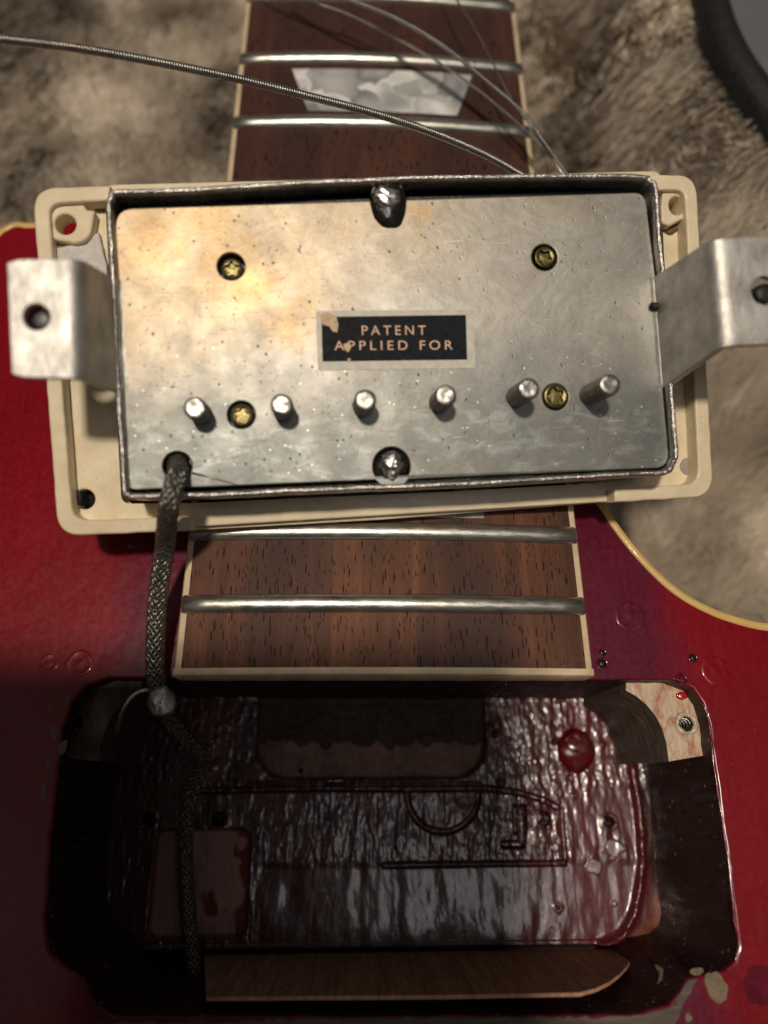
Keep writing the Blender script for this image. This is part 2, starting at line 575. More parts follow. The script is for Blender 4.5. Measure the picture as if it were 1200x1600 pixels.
def rounded(pts, r, n=7):
    """round the corners of a polygon; r a number or one per corner"""
    out = []
    N = len(pts)
    for i in range(N):
        p = np.array(pts[i], float); a = np.array(pts[i - 1], float); b = np.array(pts[(i + 1) % N], float)
        rr = r[i] if isinstance(r, (list, tuple)) else r
        if rr <= 0:
            out.append(tuple(p)); continue
        u = (a - p) / np.linalg.norm(a - p); w = (b - p) / np.linalg.norm(b - p)
        rr = min(rr, .45 * np.linalg.norm(a - p), .45 * np.linalg.norm(b - p))
        for k in range(n + 1):
            t = k / n
            q = (1 - t) ** 2 * (p + u * rr) + 2 * t * (1 - t) * p + t * t * (p + w * rr)
            out.append((float(q[0]), float(q[1])))
    return out


def smooth_loop(pts, sub=8, closed=True):
    P = np.array(pts, float)
    n = len(P)
    out = []
    rng = range(n) if closed else range(n - 1)
    for i in rng:
        if closed:
            p0, p1, p2, p3 = P[i - 1], P[i], P[(i + 1) % n], P[(i + 2) % n]
        else:
            p0, p1, p2, p3 = P[max(i - 1, 0)], P[i], P[i + 1], P[min(i + 2, n - 1)]
        for k in range(sub):
            t = k / sub
            out.append(.5 * ((2 * p1) + (-p0 + p2) * t + (2 * p0 - 5 * p1 + 4 * p2 - p3) * t * t + (-p0 + 3 * p1 - 3 * p2 + p3) * t ** 3))
    if not closed:
        out.append(P[-1])
    return np.array(out)


def densify(pts, step):
    out = []
    N = len(pts)
    for i in range(N):
        a = np.array(pts[i], float); b = np.array(pts[(i + 1) % N], float)
        k = max(1, int(np.linalg.norm(b - a) / step))
        for j in range(k):
            out.append(tuple(a + (b - a) * j / k))
    return out


def shape(name, outer, holes, z0, z1, mat, parent, bevel=.15, res=2, auto=35):
    cu = bpy.data.curves.new(name, 'CURVE')
    cu.dimensions = '2D'
    cu.fill_mode = 'BOTH'
    for loop in [outer] + list(holes):
        sp = cu.splines.new('POLY')
        sp.points.add(len(loop) - 1)
        for i, p in enumerate(loop):
            sp.points[i].co = (p[0], p[1], 0, 1)
        sp.use_cyclic_u = True
    h = abs(z1 - z0) / 2
    cu.extrude = max(0, h - bevel)
    cu.bevel_depth = bevel
    cu.offset = -bevel
    cu.bevel_resolution = res
    co = bpy.data.objects.new(name + "_tmp", cu)
    col.objects.link(co)
    dg = bpy.context.evaluated_depsgraph_get()
    me = bpy.data.meshes.new_from_object(co.evaluated_get(dg))
    bpy.data.objects.remove(co)
    bpy.data.curves.remove(cu)
    me.name = name
    me.materials.clear()
    me.transform(Matrix.Translation((0, 0, (z0 + z1) / 2)))
    o = link(name, me, mat, parent)
    if auto:
        me.set_sharp_from_angle(angle=math.radians(auto))
    return o


def frames(P):
    P = np.asarray(P, float)
    T = np.gradient(P, axis=0)
    T /= np.linalg.norm(T, axis=1)[:, None] + 1e-12
    N = np.zeros_like(P)
    ref = np.array([0, 0, 1.0]) if abs(T[0][2]) < .9 else np.array([1.0, 0, 0])
    n = ref - T[0] * ref.dot(T[0])
    N[0] = n / np.linalg.norm(n)
    for i in range(1, len(P)):
        n = N[i - 1] - T[i] * N[i - 1].dot(T[i])
        N[i] = n / (np.linalg.norm(n) + 1e-12)
    return T, N, np.cross(T, N)


def tube(P, r, sides=8, closed=False, caps=True):
    P = np.asarray(P, float)
    T, N, B = frames(P)
    r = np.broadcast_to(np.asarray(r, float), (len(P),))
    a = np.arange(sides) * 2 * math.pi / sides
    V = P[:, None, :] + r[:, None, None] * (np.cos(a)[None, :, None] * N[:, None, :] + np.sin(a)[None, :, None] * B[:, None, :])
    n = len(P)
    F = []
    for i in range(n if closed else n - 1):
        i2 = (i + 1) % n
        for j in range(sides):
            j2 = (j + 1) % sides
            F.append((i * sides + j, i * sides + j2, i2 * sides + j2, i2 * sides + j))
    if caps and not closed:
        F.append(tuple(range(sides))[::-1])
        F.append(tuple((n - 1) * sides + j for j in range(sides)))
    return V.reshape(-1, 3), F


def tube_grid(P, r, sides):
    V, F = tube(P, r, sides)
    return V, F


def join(parts):
    V = []; F = []; o = 0
    for v, f in parts:
        V.append(np.asarray(v)); F += [tuple(i + o for i in q) for q in f]; o += len(v)
    return np.concatenate(V), F


def lathe(prof, n=24, c=(0, 0, 0), star=None):
    V = []; F = []
    for (r, z) in prof:
        for k in range(n):
            a = 2 * math.pi * k / n
            V.append((c[0] + r * math.cos(a), c[1] + r * math.sin(a), c[2] + z))
    for i in range(len(prof) - 1):
        for k in range(n):
            k2 = (k + 1) % n
            F.append((i * n + k, i * n + k2, (i + 1) * n + k2, (i + 1) * n + k))
    F.append(tuple((len(prof) - 1) * n + k for k in range(n)))
    F.append(tuple(k for k in range(n))[::-1])
    return V, F


def blob(c, rx, ry, rz, seed=0, amp=.15, nu=28, nv=16, fr=1.6):
    V = []; F = []
    for j in range(nv + 1):
        th = math.pi * j / nv
        for i in range(nu):
            ph = 2 * math.pi * i / nu
            d = np.array([math.sin(th) * math.cos(ph), math.sin(th) * math.sin(ph), math.cos(th)])
            k = 1 + amp * (float(fbm(d[0] * fr + 5 + seed, d[1] * fr + d[2] * 1.3 + 9, 3, seed)) - .5) * 2
            V.append((c[0] + rx * d[0] * k, c[1] + ry * d[1] * k, c[2] + rz * d[2] * k))
    for j in range(nv):
        for i in range(nu):
            i2 = (i + 1) % nu
            F.append((j * nu + i, (j + 1) * nu + i, (j + 1) * nu + i2, j * nu + i2))
    return V, F


def colour_attr(me, name, C):
    a = me.color_attributes.new(name, 'FLOAT_COLOR', 'POINT')
    d = np.ones((len(me.vertices), 4), np.float32)
    C = np.asarray(C, np.float32)
    d[:, :3] = C if C.ndim == 2 else C[:, None]
    a.data.foreach_set('color', d.ravel())


# ================================================================== GUITAR
ZB = -5.0                                    # level of the body top; 0 is the edge of the fretboard
guitar = empty('electric_guitar', (0, 0, -50), None,
               'red lacquered electric guitar lying in its case, rosewood fretboard and open empty pickup cavity', 'guitar')
# children are modelled in world millimetres: shift by the empty's own height
G0 = Vector((0, 0, 50.0))


def g(o):
    o.location = G0
    return o


# --- body outline
left_edge = [(0, 357), (50, 348), (100, 339), (160, 331), (240, 326), (330, 324)]
right_edge = [(885, 712), (905, 742), (925, 765), (946, 789), (968, 822), (992, 853), (1018, 882), (1045, 908), (1075, 930), (1105, 946), (1140, 960), (1200, 974), (1290, 975), (1400, 950)]
LE = [at2(*p, ZB) for p in left_edge]
RE = [at2(*p, ZB) for p in right_edge]
LE = [(-150, 5), (-128, 32), (-100, 46), (-78, 51.5)] + LE
REX = RE + [(98, 4), (120, 10), (145, 8), (158, -20), (150, -90)]
LEs = [tuple(p) for p in smooth_loop(LE, 5, False)]
REs = [tuple(p) for p in smooth_loop(REX, 5, False)]
outline = LEs + [(-18, 46), (-18, 20), (22, 20)] + REs + [(140, -130), (-150, -130)]
# --- cavity outline (in photograph points on the body top)
cav_px = [(268, 1060), (500, 1060), (928, 1062), (1050, 1063), (1082, 1076), (1098, 1098), (1108, 1130), (1114, 1180), (1124, 1250), (1137, 1340), (1149, 1440),
          (1154, 1480), (1149, 1502), (1132, 1517), (1100, 1524), (1072, 1530), (1062, 1548), (1044, 1570), (1000, 1583), (940, 1586), (500, 1588), (180, 1588), (150, 1570), (132, 1530), (104, 1512),
          (78, 1490), (70, 1450), (76, 1350), (88, 1230), (98, 1140), (112, 1096), (136, 1070), (170, 1060)]
cav = [at2(*p, ZB) for p in cav_px]
cav_s = []
cs = densify(cav, 1.2)
for (x_, y_) in cs:
    k = .18
    cav_s.append((x_ + k * (float(fbm(x_ * .9, y_ * .9, 3, 4)) - .5) * 2, y_ + k * (float(fbm(x_ * .9 + 30, y_ * .9, 3, 5)) - .5) * 2))
body = shape('body', outline, [cav_s], -50, ZB, M_RED, guitar, bevel=.35, res=3, auto=40)
body.location = G0
# the walls of the hole get the dark dyed material
bm_ = body.data
bm_.materials.append(M_WALL)
bm_.materials.append(M_REDWOOD)
mi = np.zeros(len(bm_.polygons), np.int32)
ca = np.array(cav)
cen = ca.mean(0)
for p in bm_.polygons:
    c = p.center
    if abs(p.normal.z) < .3 and c.z < ZB - .3:
        if -47.5 < c.x < 49.5 and -54 < c.y < -6:
            mi[p.index] = 1
        else:
            mi[p.index] = 2
bm_.polygons.foreach_set('material_index', mi)

# binding strips along the visible body edge


def strip(name, path, width, z0, z1, mat, side=1):
    P = np.array(path)
    T = np.gradient(P, axis=0)
    T /= np.linalg.norm(T, axis=1)[:, None]
    Nn = np.stack([-T[:, 1], T[:, 0]], 1) * side
    out = P - Nn * .12
    inn = P + Nn * width
    V = []; F = []
    prof = lambda i: [(out[i], z0), (out[i], z1 - .35), (out[i] + Nn[i] * .12, z1 - .1), (out[i] + Nn[i] * .4, z1), (inn[i], z1 + .0), (inn[i], z0)]
    for i in range(len(P)):
        for (q, zz) in prof(i):
            V.append((q[0], q[1], zz))
    for i in range(len(P) - 1):
        for k in range(5):
            F.append((i * 6 + k, i * 6 + k + 1, (i + 1) * 6 + k + 1, (i + 1) * 6 + k))
    return mesh(name, V, F, mat, guitar)


g(strip('body_binding', LEs, 1.15, -11, ZB + .06, M_BIND_Y, -1))
g(strip('body_binding', REs, 1.15, -11, ZB + .06, M_BIND_Y, -1))


# --- cavity floor: a real relief
def Fp(px, py):
    return at2(px, py, -30)


nx, ny = 620, 340
gx = np.linspace(-46, 47, nx); gy = np.linspace(-52.5, -6, ny)
X, Y = np.meshgrid(gx, gy)
H = np.full(X.shape, -30.0)
# everything wet: vertical running ridges and blisters
ridg = fbm(X * 1.1 + 3 + .6 * fbm(X * .4, Y * .4, 2, 3), Y * .28, 4, 1) - .5
rr_ = 1 - np.abs(fbm(X * .9 + Y * .2, Y * .42, 3, 21) - .5) * 4
f850 = Fp(600, 1235)[1]
xs = X / 44.0
upper = sstep(f850 - 1, f850 + 1, Y)
amp = .55 + .22 * sstep(-5, 25, X)
amp = amp * (.45 + .9 * fbm(X * .11, Y * .11, 3, 200))
H += ridg * .72 * amp + np.clip(rr_, 0, 1) * .08 * amp
H += (fbm(X * 1.9, Y * .8, 3, 8) - .5) * .16 * (.3 + .9 * upper)
# right smooth run-off
sm = sstep(Fp(880, 1300)[0], Fp(900, 1300)[0], X) * (1 - upper)
H = H * (1 - sm * .8) + sm * .8 * (-30 + (fbm(X * .8, Y * .2, 3, 9) - .5) * .5)
# lower field smoother
low = (1 - sstep(Fp(700, 1352)[1] - .6, Fp(700, 1348)[1] + .6, Y)) * sstep(Fp(380, 1400)[0], Fp(420, 1400)[0], X)
H = H * (1 - low * .8) + low * .8 * (-30.25 + .5 * (fbm(X * .35, Y * .15, 2, 300) - .5))
# beads
for k in range(150):
    bx = RNG.uniform(-40, 40); by = RNG.uniform(-46, -14); br = RNG.uniform(.18, .5)
    d2 = (X - bx) ** 2 + ((Y - by) / 1.5) ** 2
    H += np.exp(-d2 / (br * br)) * RNG.uniform(.12, .4) * upper


def groove(a, b, wdt, dep, Hh):
    a = np.array(a); b = np.array(b); ab = b - a
    t = np.clip(((X - a[0]) * ab[0] + (Y - a[1]) * ab[1]) / (ab @ ab), 0, 1)
    d = np.hypot(X - a[0] - t * ab[0], Y - a[1] - t * ab[1])
    return Hh - dep * (1 - sstep(wdt * .4, wdt, d))


def poly_groove(pts, wdt, dep, Hh):
    dm = np.full(X.shape, 1e9)
    for a, b in zip(pts[:-1], pts[1:]):
        a = np.array(Fp(*a)); b = np.array(Fp(*b)); ab = b - a
        t = np.clip(((X - a[0]) * ab[0] + (Y - a[1]) * ab[1]) / (ab @ ab), 0, 1)
        dm = np.minimum(dm, np.hypot(X - a[0] - t * ab[0], Y - a[1] - t * ab[1]))
    return Hh - dep * (1 - sstep(wdt * .35, wdt, dm))


H = poly_groove([(300, 1236), (500, 1232), (640, 1233), (760, 1232), (810, 1238), (850, 1250), (872, 1262)], .55, .75, H)
H = poly_groove([(600, 1353), (700, 1351), (882, 1349)], .5, .7, H)
H = poly_groove([(380, 1222), (520, 1226), (650, 1224), (750, 1224)], .35, .35, H)
H = poly_groove([(878, 1265), (884, 1350)], .4, .35, H)
arc = [(692 + 56 * math.cos(t), 1240 + 60 * math.sin(t)) for t in np.linspace(0, math.pi, 22)]
H = poly_groove(arc, .55, .8, H)
H = poly_groove([(788, 1320), (816, 1320), (818, 1262)], .7, 1.2, H)
H = poly_groove([(806, 1262), (806, 1300)], .5, .9, H)


def rrect(x0, y0, x1, y1, r, z=-30):
    """signed distance of a rounded rectangle given in photograph points"""
    a = Fp(x0, (y0 + y1) / 2); b = Fp(x1, (y0 + y1) / 2); t = Fp((x0 + x1) / 2, y0); u = Fp((x0 + x1) / 2, y1)
    cx, cy = (a[0] + b[0]) / 2, (t[1] + u[1]) / 2
    hx, hy = (b[0] - a[0]) / 2 - r, (t[1] - u[1]) / 2 - r
    qx = np.abs(X - cx) - hx; qy = np.abs(Y - cy) - hy
    return np.hypot(np.maximum(qx, 0), np.maximum(qy, 0)) + np.minimum(np.maximum(qx, qy), 0) - r


# pocket open at the top
pd = rrect(403, 1040, 757, 1216, 5.5) + (fbm(X * .8, Y * .8, 3, 31) - .5) * .35
pm = 1 - sstep(-.35, .25, pd)
H = H * (1 - pm) + pm * (-32.6 + (fbm(X * .55, Y * .9, 4, 33) - .5) * 1.0 + .7 * np.sin(X * .5) * sstep(Fp(600, 1150)[1] - 1, Fp(600, 1150)[1] + 1, Y))
# ragged veneer edge over the pocket
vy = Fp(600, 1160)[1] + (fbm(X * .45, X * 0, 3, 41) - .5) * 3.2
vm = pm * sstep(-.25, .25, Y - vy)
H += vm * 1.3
# lower left pocket of bare wood
ld = rrect(237, 1297, 388, 1466, 1.6)
lm = 1 - sstep(-.3, .2, ld)
H = H * (1 - lm) + lm * (-32.0)
holes = [(850, 1279, 1.15, 5), (951, 1284, .9, 4), (342, 1280, 1.2, 5), (232, 1281, 1.1, 5), (468, 1203, .5, 1.5), (872, 1418, .35, .6), (897, 1243, .35, .8)]
hm = np.zeros(X.shape)
for (hx, hy, hr, hd) in holes:
    c = Fp(hx, hy)
    d = np.hypot(X - c[0], Y - c[1]) + (fbm(X * 1.5, Y * 1.5, 2, 77) - .5) * .4
    k = 1 - sstep(hr * .75, hr * 1.0, d)
    H = H + .1 * np.exp(-((d - hr * 1.25) / .3) ** 2)
    H = H - k * hd
    hm = np.maximum(hm, k)
# flecks of putty
fl = np.zeros(X.shape)
for (hx, hy, r1, r2) in [(929, 1353, 1.3, 1.2), (960, 1326, 1.6, 1.4), (868, 1324, .6, .7), (960, 1412, .4, .4)]:
    c = Fp(hx, hy)
    d = np.hypot((X - c[0]) / r1, (Y - c[1]) / r2) + (fbm(X * 1.2, Y * 1.2, 3, 87) - .5) * .9
    k = 1 - sstep(.75, 1.0, d)
    H += k * .25
    fl = np.maximum(fl, k)
# glossy bead of dye along the right hand border and the floor falling away behind it
bord = [(985, 1195), (992, 1235), (1000, 1300), (1003, 1350), (998, 1392), (990, 1430), (972, 1462), (940, 1478)]
dm = np.full(X.shape, 1e9)
for a, b in zip(bord[:-1], bord[1:]):
    a = np.array(Fp(*a)); b = np.array(Fp(*b)); ab = b - a
    t = np.clip(((X - a[0]) * ab[0] + (Y - a[1]) * ab[1]) / (ab @ ab), 0, 1)
    dm = np.minimum(dm, np.hypot(X - a[0] - t * ab[0], Y - a[1] - t * ab[1]))
H += .85 * np.exp(-(dm / .65) ** 2) * (0.75 + .5 * fbm(X, Y * .7, 2, 55))
# trench along the bottom
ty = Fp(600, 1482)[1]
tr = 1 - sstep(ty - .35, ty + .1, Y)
H = H - tr * 6
H = np.where((Y < ty + .8) & (Y > ty), H + .2, H)
# colours
C = np.zeros(X.shape + (3,))
t0 = fbm(X * .35, Y * .12, 4, 61)[..., None]
C[:] = np.array([.034, .005, .008]) * (1 - t0) + np.array([.105, .012, .018]) * t0
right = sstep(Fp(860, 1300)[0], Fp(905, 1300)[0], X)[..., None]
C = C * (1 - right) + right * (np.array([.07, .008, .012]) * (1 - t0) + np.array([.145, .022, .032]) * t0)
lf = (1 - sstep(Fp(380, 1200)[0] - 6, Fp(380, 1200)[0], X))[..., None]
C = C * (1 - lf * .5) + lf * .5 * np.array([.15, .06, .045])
wet = np.ones(X.shape)
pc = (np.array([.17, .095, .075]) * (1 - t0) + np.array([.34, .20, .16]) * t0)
pc = pc * (1 - .72 * vm[..., None])  # wall shade above the ragged edge painted into the pocket colour
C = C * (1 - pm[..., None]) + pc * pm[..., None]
lc = np.array([.45, .26, .22])
rmask = sstep(.50, .62, fbm(X * .3, Y * .25, 3, 91) + .05 * (X - Fp(348, 1380)[0]))[..., None]
lc = lc * (1 - rmask) + rmask * np.array([.22, .03, .02])
C = C * (1 - lm[..., None]) + lc * lm[..., None]
C = C * (1 - hm[..., None] * .8)
C = C * (1 - fl[..., None] * .8) + fl[..., None] * .8 * np.array([.42, .34, .34])
orange = (sstep(Fp(1003, 1300)[0], Fp(1012, 1300)[0], X) * .9)[..., None]
orange = np.maximum(orange, (sstep(.0, 1.5, (X - Fp(940, 1470)[0]) * .6 - (Y - Fp(940, 1470)[1]) * .9 - 1.5) * (1 - sstep(ty + 3.5, ty + 6, Y)))[..., None])
og = (1 - sstep(Fp(1000, 1420)[1], Fp(1000, 1370)[1], Y + (fbm(X * .6, Y * .4, 3, 400) - .5) * 6))[..., None]
oc = og * (np.array([.10, .020, .008]) * (1 - t0) + np.array([.30, .075, .028]) * t0) + (1 - og) * np.array([.030, .009, .006])
C = C * (1 - orange) + orange * oc
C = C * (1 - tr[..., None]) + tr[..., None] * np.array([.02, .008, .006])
wet = wet * (1 - pm) * (1 - lm) * (1 - tr)
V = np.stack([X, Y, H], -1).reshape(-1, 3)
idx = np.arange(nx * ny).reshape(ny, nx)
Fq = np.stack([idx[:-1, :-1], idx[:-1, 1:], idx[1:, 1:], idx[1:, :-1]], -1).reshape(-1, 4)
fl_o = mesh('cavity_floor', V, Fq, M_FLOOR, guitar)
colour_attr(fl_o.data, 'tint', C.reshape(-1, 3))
colour_attr(fl_o.data, 'wet', wet.reshape(-1))
g(fl_o)

# bare wood strip on the lower wall of the cavity
def wall_patch(name, pts, ywall, mat, thick=.5):
    """a slab lying on the lower wall: photograph points on the plane Y = ywall"""
    P = []
    for (px, py) in pts:
        d = ray(px, py); t = (ywall - CC[1]) / d[1]; P.append(CC + d * t)
    return P


yw = at2(600, 1586, ZB)[1]
P = wall_patch('', [(318, 1493), (700, 1490), (990, 1486), (988, 1500), (980, 1514), (968, 1527), (952, 1539), (932, 1549), (906, 1556), (700, 1560), (322, 1563)], yw + 1.5, None)
poly = [(p[0], p[2]) for p in P]
o = shape('bare_wall_strip', densify(poly, 2.5), [], .55, 1.0, M_MAHO, guitar, bevel=.06, res=1)
o.data.transform(Matrix(((1, 0, 0, 0), (0, 0, -1, yw + 2.4), (0, 1, 0, 0), (0, 0, 0, 1))))
g(o)


# worn ledge of bare, grimy wood between the cavities (bottom right)
led = [at2(*p, ZB) for p in [(1074, 1532), (1090, 1530), (1080, 1552), (1068, 1572), (1056, 1600), (1040, 1640), (400, 1700), (100, 1640), (100, 1600), (500, 1592), (950, 1590), (1004, 1586), (1050, 1573), (1066, 1550)]]
led = [(a + .5 * (float(fbm(a * 1.3, b * 1.3, 3, 3)) - .5), b + .9 * (float(fbm(a * 1.3, b * 1.3 + 9, 3, 4)) - .5)) for a, b in densify(led, .7)]
g(shape('worn_ledge', led, [], ZB - .2, ZB + .06, M_GRIMY, guitar, bevel=.04, res=1))


def chip(name, px, py, rx, ry, z, mat, h=.1, seed=0, rot=0.0, par=None, pick=False, jag=.5):
    c = pk2(px, py, z) if pick else at2(px, py, z)
    L = []
    for i in range(26):
        a = 2 * math.pi * i / 26
        k = 1 + jag * (float(fbm(math.cos(a) * 1.6 + seed * 3, math.sin(a) * 1.6 + 7, 3, seed)) - .5) * 2
        u_, v_ = rx * k * math.cos(a), ry * k * math.sin(a)
        L.append((c[0] + u_ * math.cos(rot) - v_ * math.sin(rot), c[1] + u_ * math.sin(rot) + v_ * math.cos(rot)))
    o = shape(name, L, [], z - .1, z + h, mat, par or guitar, bevel=min(.05, h * .6), res=1, auto=60)
    return o if pick else g(o)


chip('finish_chip', 1120, 1545, 1.3, 1.7, ZB, M_CHIP, .05, 3, .2)
chip('finish_chip', 1088, 1518, .8, .45, ZB, M_CHIP, .07, 4)
chip('finish_chip', 1076, 1590, .5, .6, ZB, M_CHIP, .08, 6)
for k, (px, py) in enumerate([(84, 1145), (74, 1195), (105, 1095), (80, 1100), (68, 1240), (98, 1168)]):
    chip('finish_chip', px, py, RNG.uniform(.3, .8), RNG.uniform(.7, 1.6), ZB, M_CHIP if k % 2 else M_DENT, .05, 10 + k)
# pale bent curve of the next cavity edge
crv = smooth_loop([at(1024, 1508, -13), at(1034, 1520, -12), at(1033, 1537, -11), at(1020, 1556, -11)], 6, False)
Vt, Ft = tube(crv, [.15 + .45 * math.sin(math.pi * (i + .5) / len(crv)) for i in range(len(crv))], 8)
g(mesh('splintered_edge', Vt, Ft, M_CHIP, guitar))
crv = smooth_loop([at(126, 1520, -12), at(130, 1550, -10), at(142, 1580, -9), at(158, 1600, -9)], 6, False)
Vt, Ft = tube(crv, [.15 + .5 * math.sin(math.pi * (i + .5) / len(crv)) for i in range(len(crv))], 8)
g(mesh('splintered_edge', Vt, Ft, M_CHIP, guitar))


# --- ears of the cavity: ledge of bare maple and its router-burnt wall
def ear(pts_px, z_top, arcpts, hole, name='cavity_ear', topmat=None):
    outer = [at2(*p, z_top) for p in pts_px]
    hc = at2(*hole, z_top)
    o = shape(name, outer, [circle(hc, 1.05, 20)], -36, z_top, M_BURNT_SHADE, guitar, bevel=.06, res=1, auto=30)
    top = o.data
    top.materials.append(topmat or M_MAPLE)
    top.polygons.foreach_set('material_index', np.array([1 if p.normal.z > .6 and p.center.z > z_top - .5 else 0 for p in top.polygons], np.int32))
    g(o)
    # screw hole: plastic-looking collar of glue round it
    ring = [(hc[0] + 1.35 * math.cos(t), hc[1] + 1.35 * math.sin(t), z_top + .05) for t in np.linspace(0, 2 * math.pi, 26)[:-1]]
    Vt, Ft = tube(np.array(ring), [.32 + .14 * math.sin(i * .9) for i in range(25)], 8, closed=True)
    r_ = None if topmat else mesh('screw_hole_collar', Vt, Ft, simple('glue_collar', (.60, .50, .38), .18, 0, .6, .2, .6, .05, 2) if 'glue_collar' not in bpy.data.materials else bpy.data.materials['glue_collar'], o)
    th = smooth_loop([(hc[0] + .82 * math.cos(t), hc[1] + .82 * math.sin(t), z_top - .5 - t * .16) for t in np.linspace(0, 9 * math.pi, 90)], 1, False)
    Vt, Ft = tube(th, .16, 6)
    mesh('screw_thread', Vt, Ft, M_SCREW, o)
    return o


arc_in = [(978, 1079), (994, 1088), (1010, 1101), (1024, 1118), (1034, 1137), (1041, 1160), (1045, 1190)]
ear([*arc_in, (1080, 1184), (1112, 1179), (1125, 1180), (1118, 1120), (1095, 1078), (1060, 1060), (1000, 1056), (978, 1056)], -8.2, None, (1072, 1131))
arc_l = [(222, 1079), (206, 1088), (190, 1101), (176, 1118), (166, 1137), (158, 1160), (154, 1190)]
ear([*arc_l[::-1], (222, 1056), (150, 1056), (110, 1070), (84, 1110), (76, 1185), (100, 1184)], -8.2, None, (118, 1131), topmat=M_BURNT_SHADE)  # left ledge top takes the dark wall wood to stand in for shade
# spots of dye on the maple
Vb, Fb = blob([*at2(1065, 1087, -8.2), -8.2], .95, .6, .28, 3, .3)
g(mesh('dye_spot', Vb, Fb, simple('bright_red_dye', (.42, .012, .010), .15, 0, .7, .2, .7, .05, 2), guitar))
Vb, Fb = blob([*at2(1064, 1062, ZB), ZB - .1], .85, .7, .35, 4, .4)
g(mesh('dent', Vb, Fb, M_DENT, guitar))

# --- big wet drop of dye with the stub in it
Vb, Fb = blob([*at2(900, 1172, -29.5), -30.0], 3.3, 3.6, 1.5, 6, .22)
drop = g(mesh('dye_drop', Vb, Fb, M_DYE, guitar))
cx_, cy_ = at2(897, 1160, -28.6)
for r_, zz, th_ in ((.55, -28.5, .22), (1.25, -28.75, .26)):
    Vt, Ft = tube(np.array([(cx_ + r_ * math.cos(t), cy_ + r_ * math.sin(t), zz + .12 * math.sin(3 * t)) for t in np.linspace(0, 2 * math.pi, 28)[:-1]]), th_, 8, closed=True)
    mesh('drop_ripple', Vt, Ft, M_DYE, drop)

# --- dents and screw holes in the top
def crater(px, py, r, depth=True, name='dent'):
    c = at2(px, py, ZB)
    prof = [(r * 1.35, -.12), (r * 1.2, -.01), (r * 1.05, .05), (r * .9, .03), (r * .62, .00), (r * .35, .05), (r * .08, .07)]
    Vl, Fl = lathe(prof, 30, (c[0], c[1], ZB))
    Vl = [(c[0] + (a - c[0]) * (.9 + .2 * float(fbm(a * .4, b * .4, 2, 6))), c[1] + (b - c[1]) * (.9 + .2 * float(fbm(a * .4, b * .4, 2, 6))), c_ + .14 * (float(fbm(a * 1.1, b * 1.1, 2, 3)) - .5)) for a, b, c_ in Vl]
    return g(mesh(name, Vl, Fl, M_RED, guitar))


crater(986, 962, 1.9)
crater(1119, 1047, 1.7)
chip('dent', 1190, 1540, 2.4, 2.2, ZB, M_DENT, .02, 8, 0, None, False, .25)
crater(124, 1037, 1.6)
crater(76, 1036, 1.1)
for (px, py, r) in [(941, 1037, .65), (941, 1020, .45), (1065, 1060, .6), (1083, 1028, .5)]:
    c = at2(px, py, ZB)
    Vl, Fl = lathe([(r * 1.5, -.1), (r * 1.4, .06), (r * 1.05, .08), (r, 0.02), (r * .3, .01)], 18, (c[0], c[1], ZB))
    o = g(mesh('screw_hole', Vl, Fl, M_DENT, guitar))
    Vl, Fl = lathe([(r * .95, -.1), (r * .93, .05), (.01, .05)], 18, (c[0], c[1], ZB))
    mesh('hole_bottom', Vl, Fl, M_BLACK, o)
# glossy rolled lip of lacquer along the right edge of the cavity
lip = smooth_loop([at(*p, ZB) for p in cav_px[5:13]], 6, False)
nl = len(lip)
lip = lip + np.stack([(fbm(np.arange(nl) * .5, np.zeros(nl), 2, 3) - .5) * .25, np.zeros(nl), np.full(nl, -.05)], 1)
Vt, Ft = tube(lip, .10 + .16 * fbm(np.arange(nl) * .6, np.ones(nl), 2, 9), 8)
g(mesh('lacquer_lip', Vt, Ft, M_DENT, guitar))


# ================================================================== FRETBOARD
def fw(Yv):                                   # width of the board
    return 56.6 - .0299 * Yv


def arch(xv, Yv=0):
    return 1.33 - np.asarray(xv) ** 2 / (2 * 305.0)


YE = -9.7
board = empty('fretboard', (0, 0, 0))
board.parent = guitar
board.matrix_world = Matrix.Identity(4)
board.matrix_parent_inverse = Matrix.Identity(4)
board.location = G0
board.rotation_euler = (0, 0, 0)
board.scale = (1, 1, 1)
# a part must be a mesh: build it and parent the rest to it
bpy.data.objects.remove(board)
ys = [YE + 1.0] + list(np.linspace(0, 190, 20))
ns = 24
V = []; F = []
for Yv in ys:
    hw = fw(Yv) / 2 - 1.0
    for k in range(ns + 1):
        xv = -hw + 2 * hw * k / ns
        V.append((xv, Yv, float(arch(xv))))
    V.append((hw, Yv, ZB)); V.append((-hw, Yv, ZB))
L = ns + 3
for i in range(len(ys) - 1):
    for k in range(L):
        k2 = (k + 1) % L
        F.append((i * L + k, i * L + k2, (i + 1) * L + k2, (i + 1) * L + k))
F.append(tuple(range(L))); F.append(tuple((len(ys) - 1) * L + k for k in range(L))[::-1])
board = g(mesh('fretboard', V, F, M_ROSE, guitar, auto=30))


# binding: two sides and the end
def box_path(pts_lo, pts_hi, width_dir, mat, name, par):
    pass


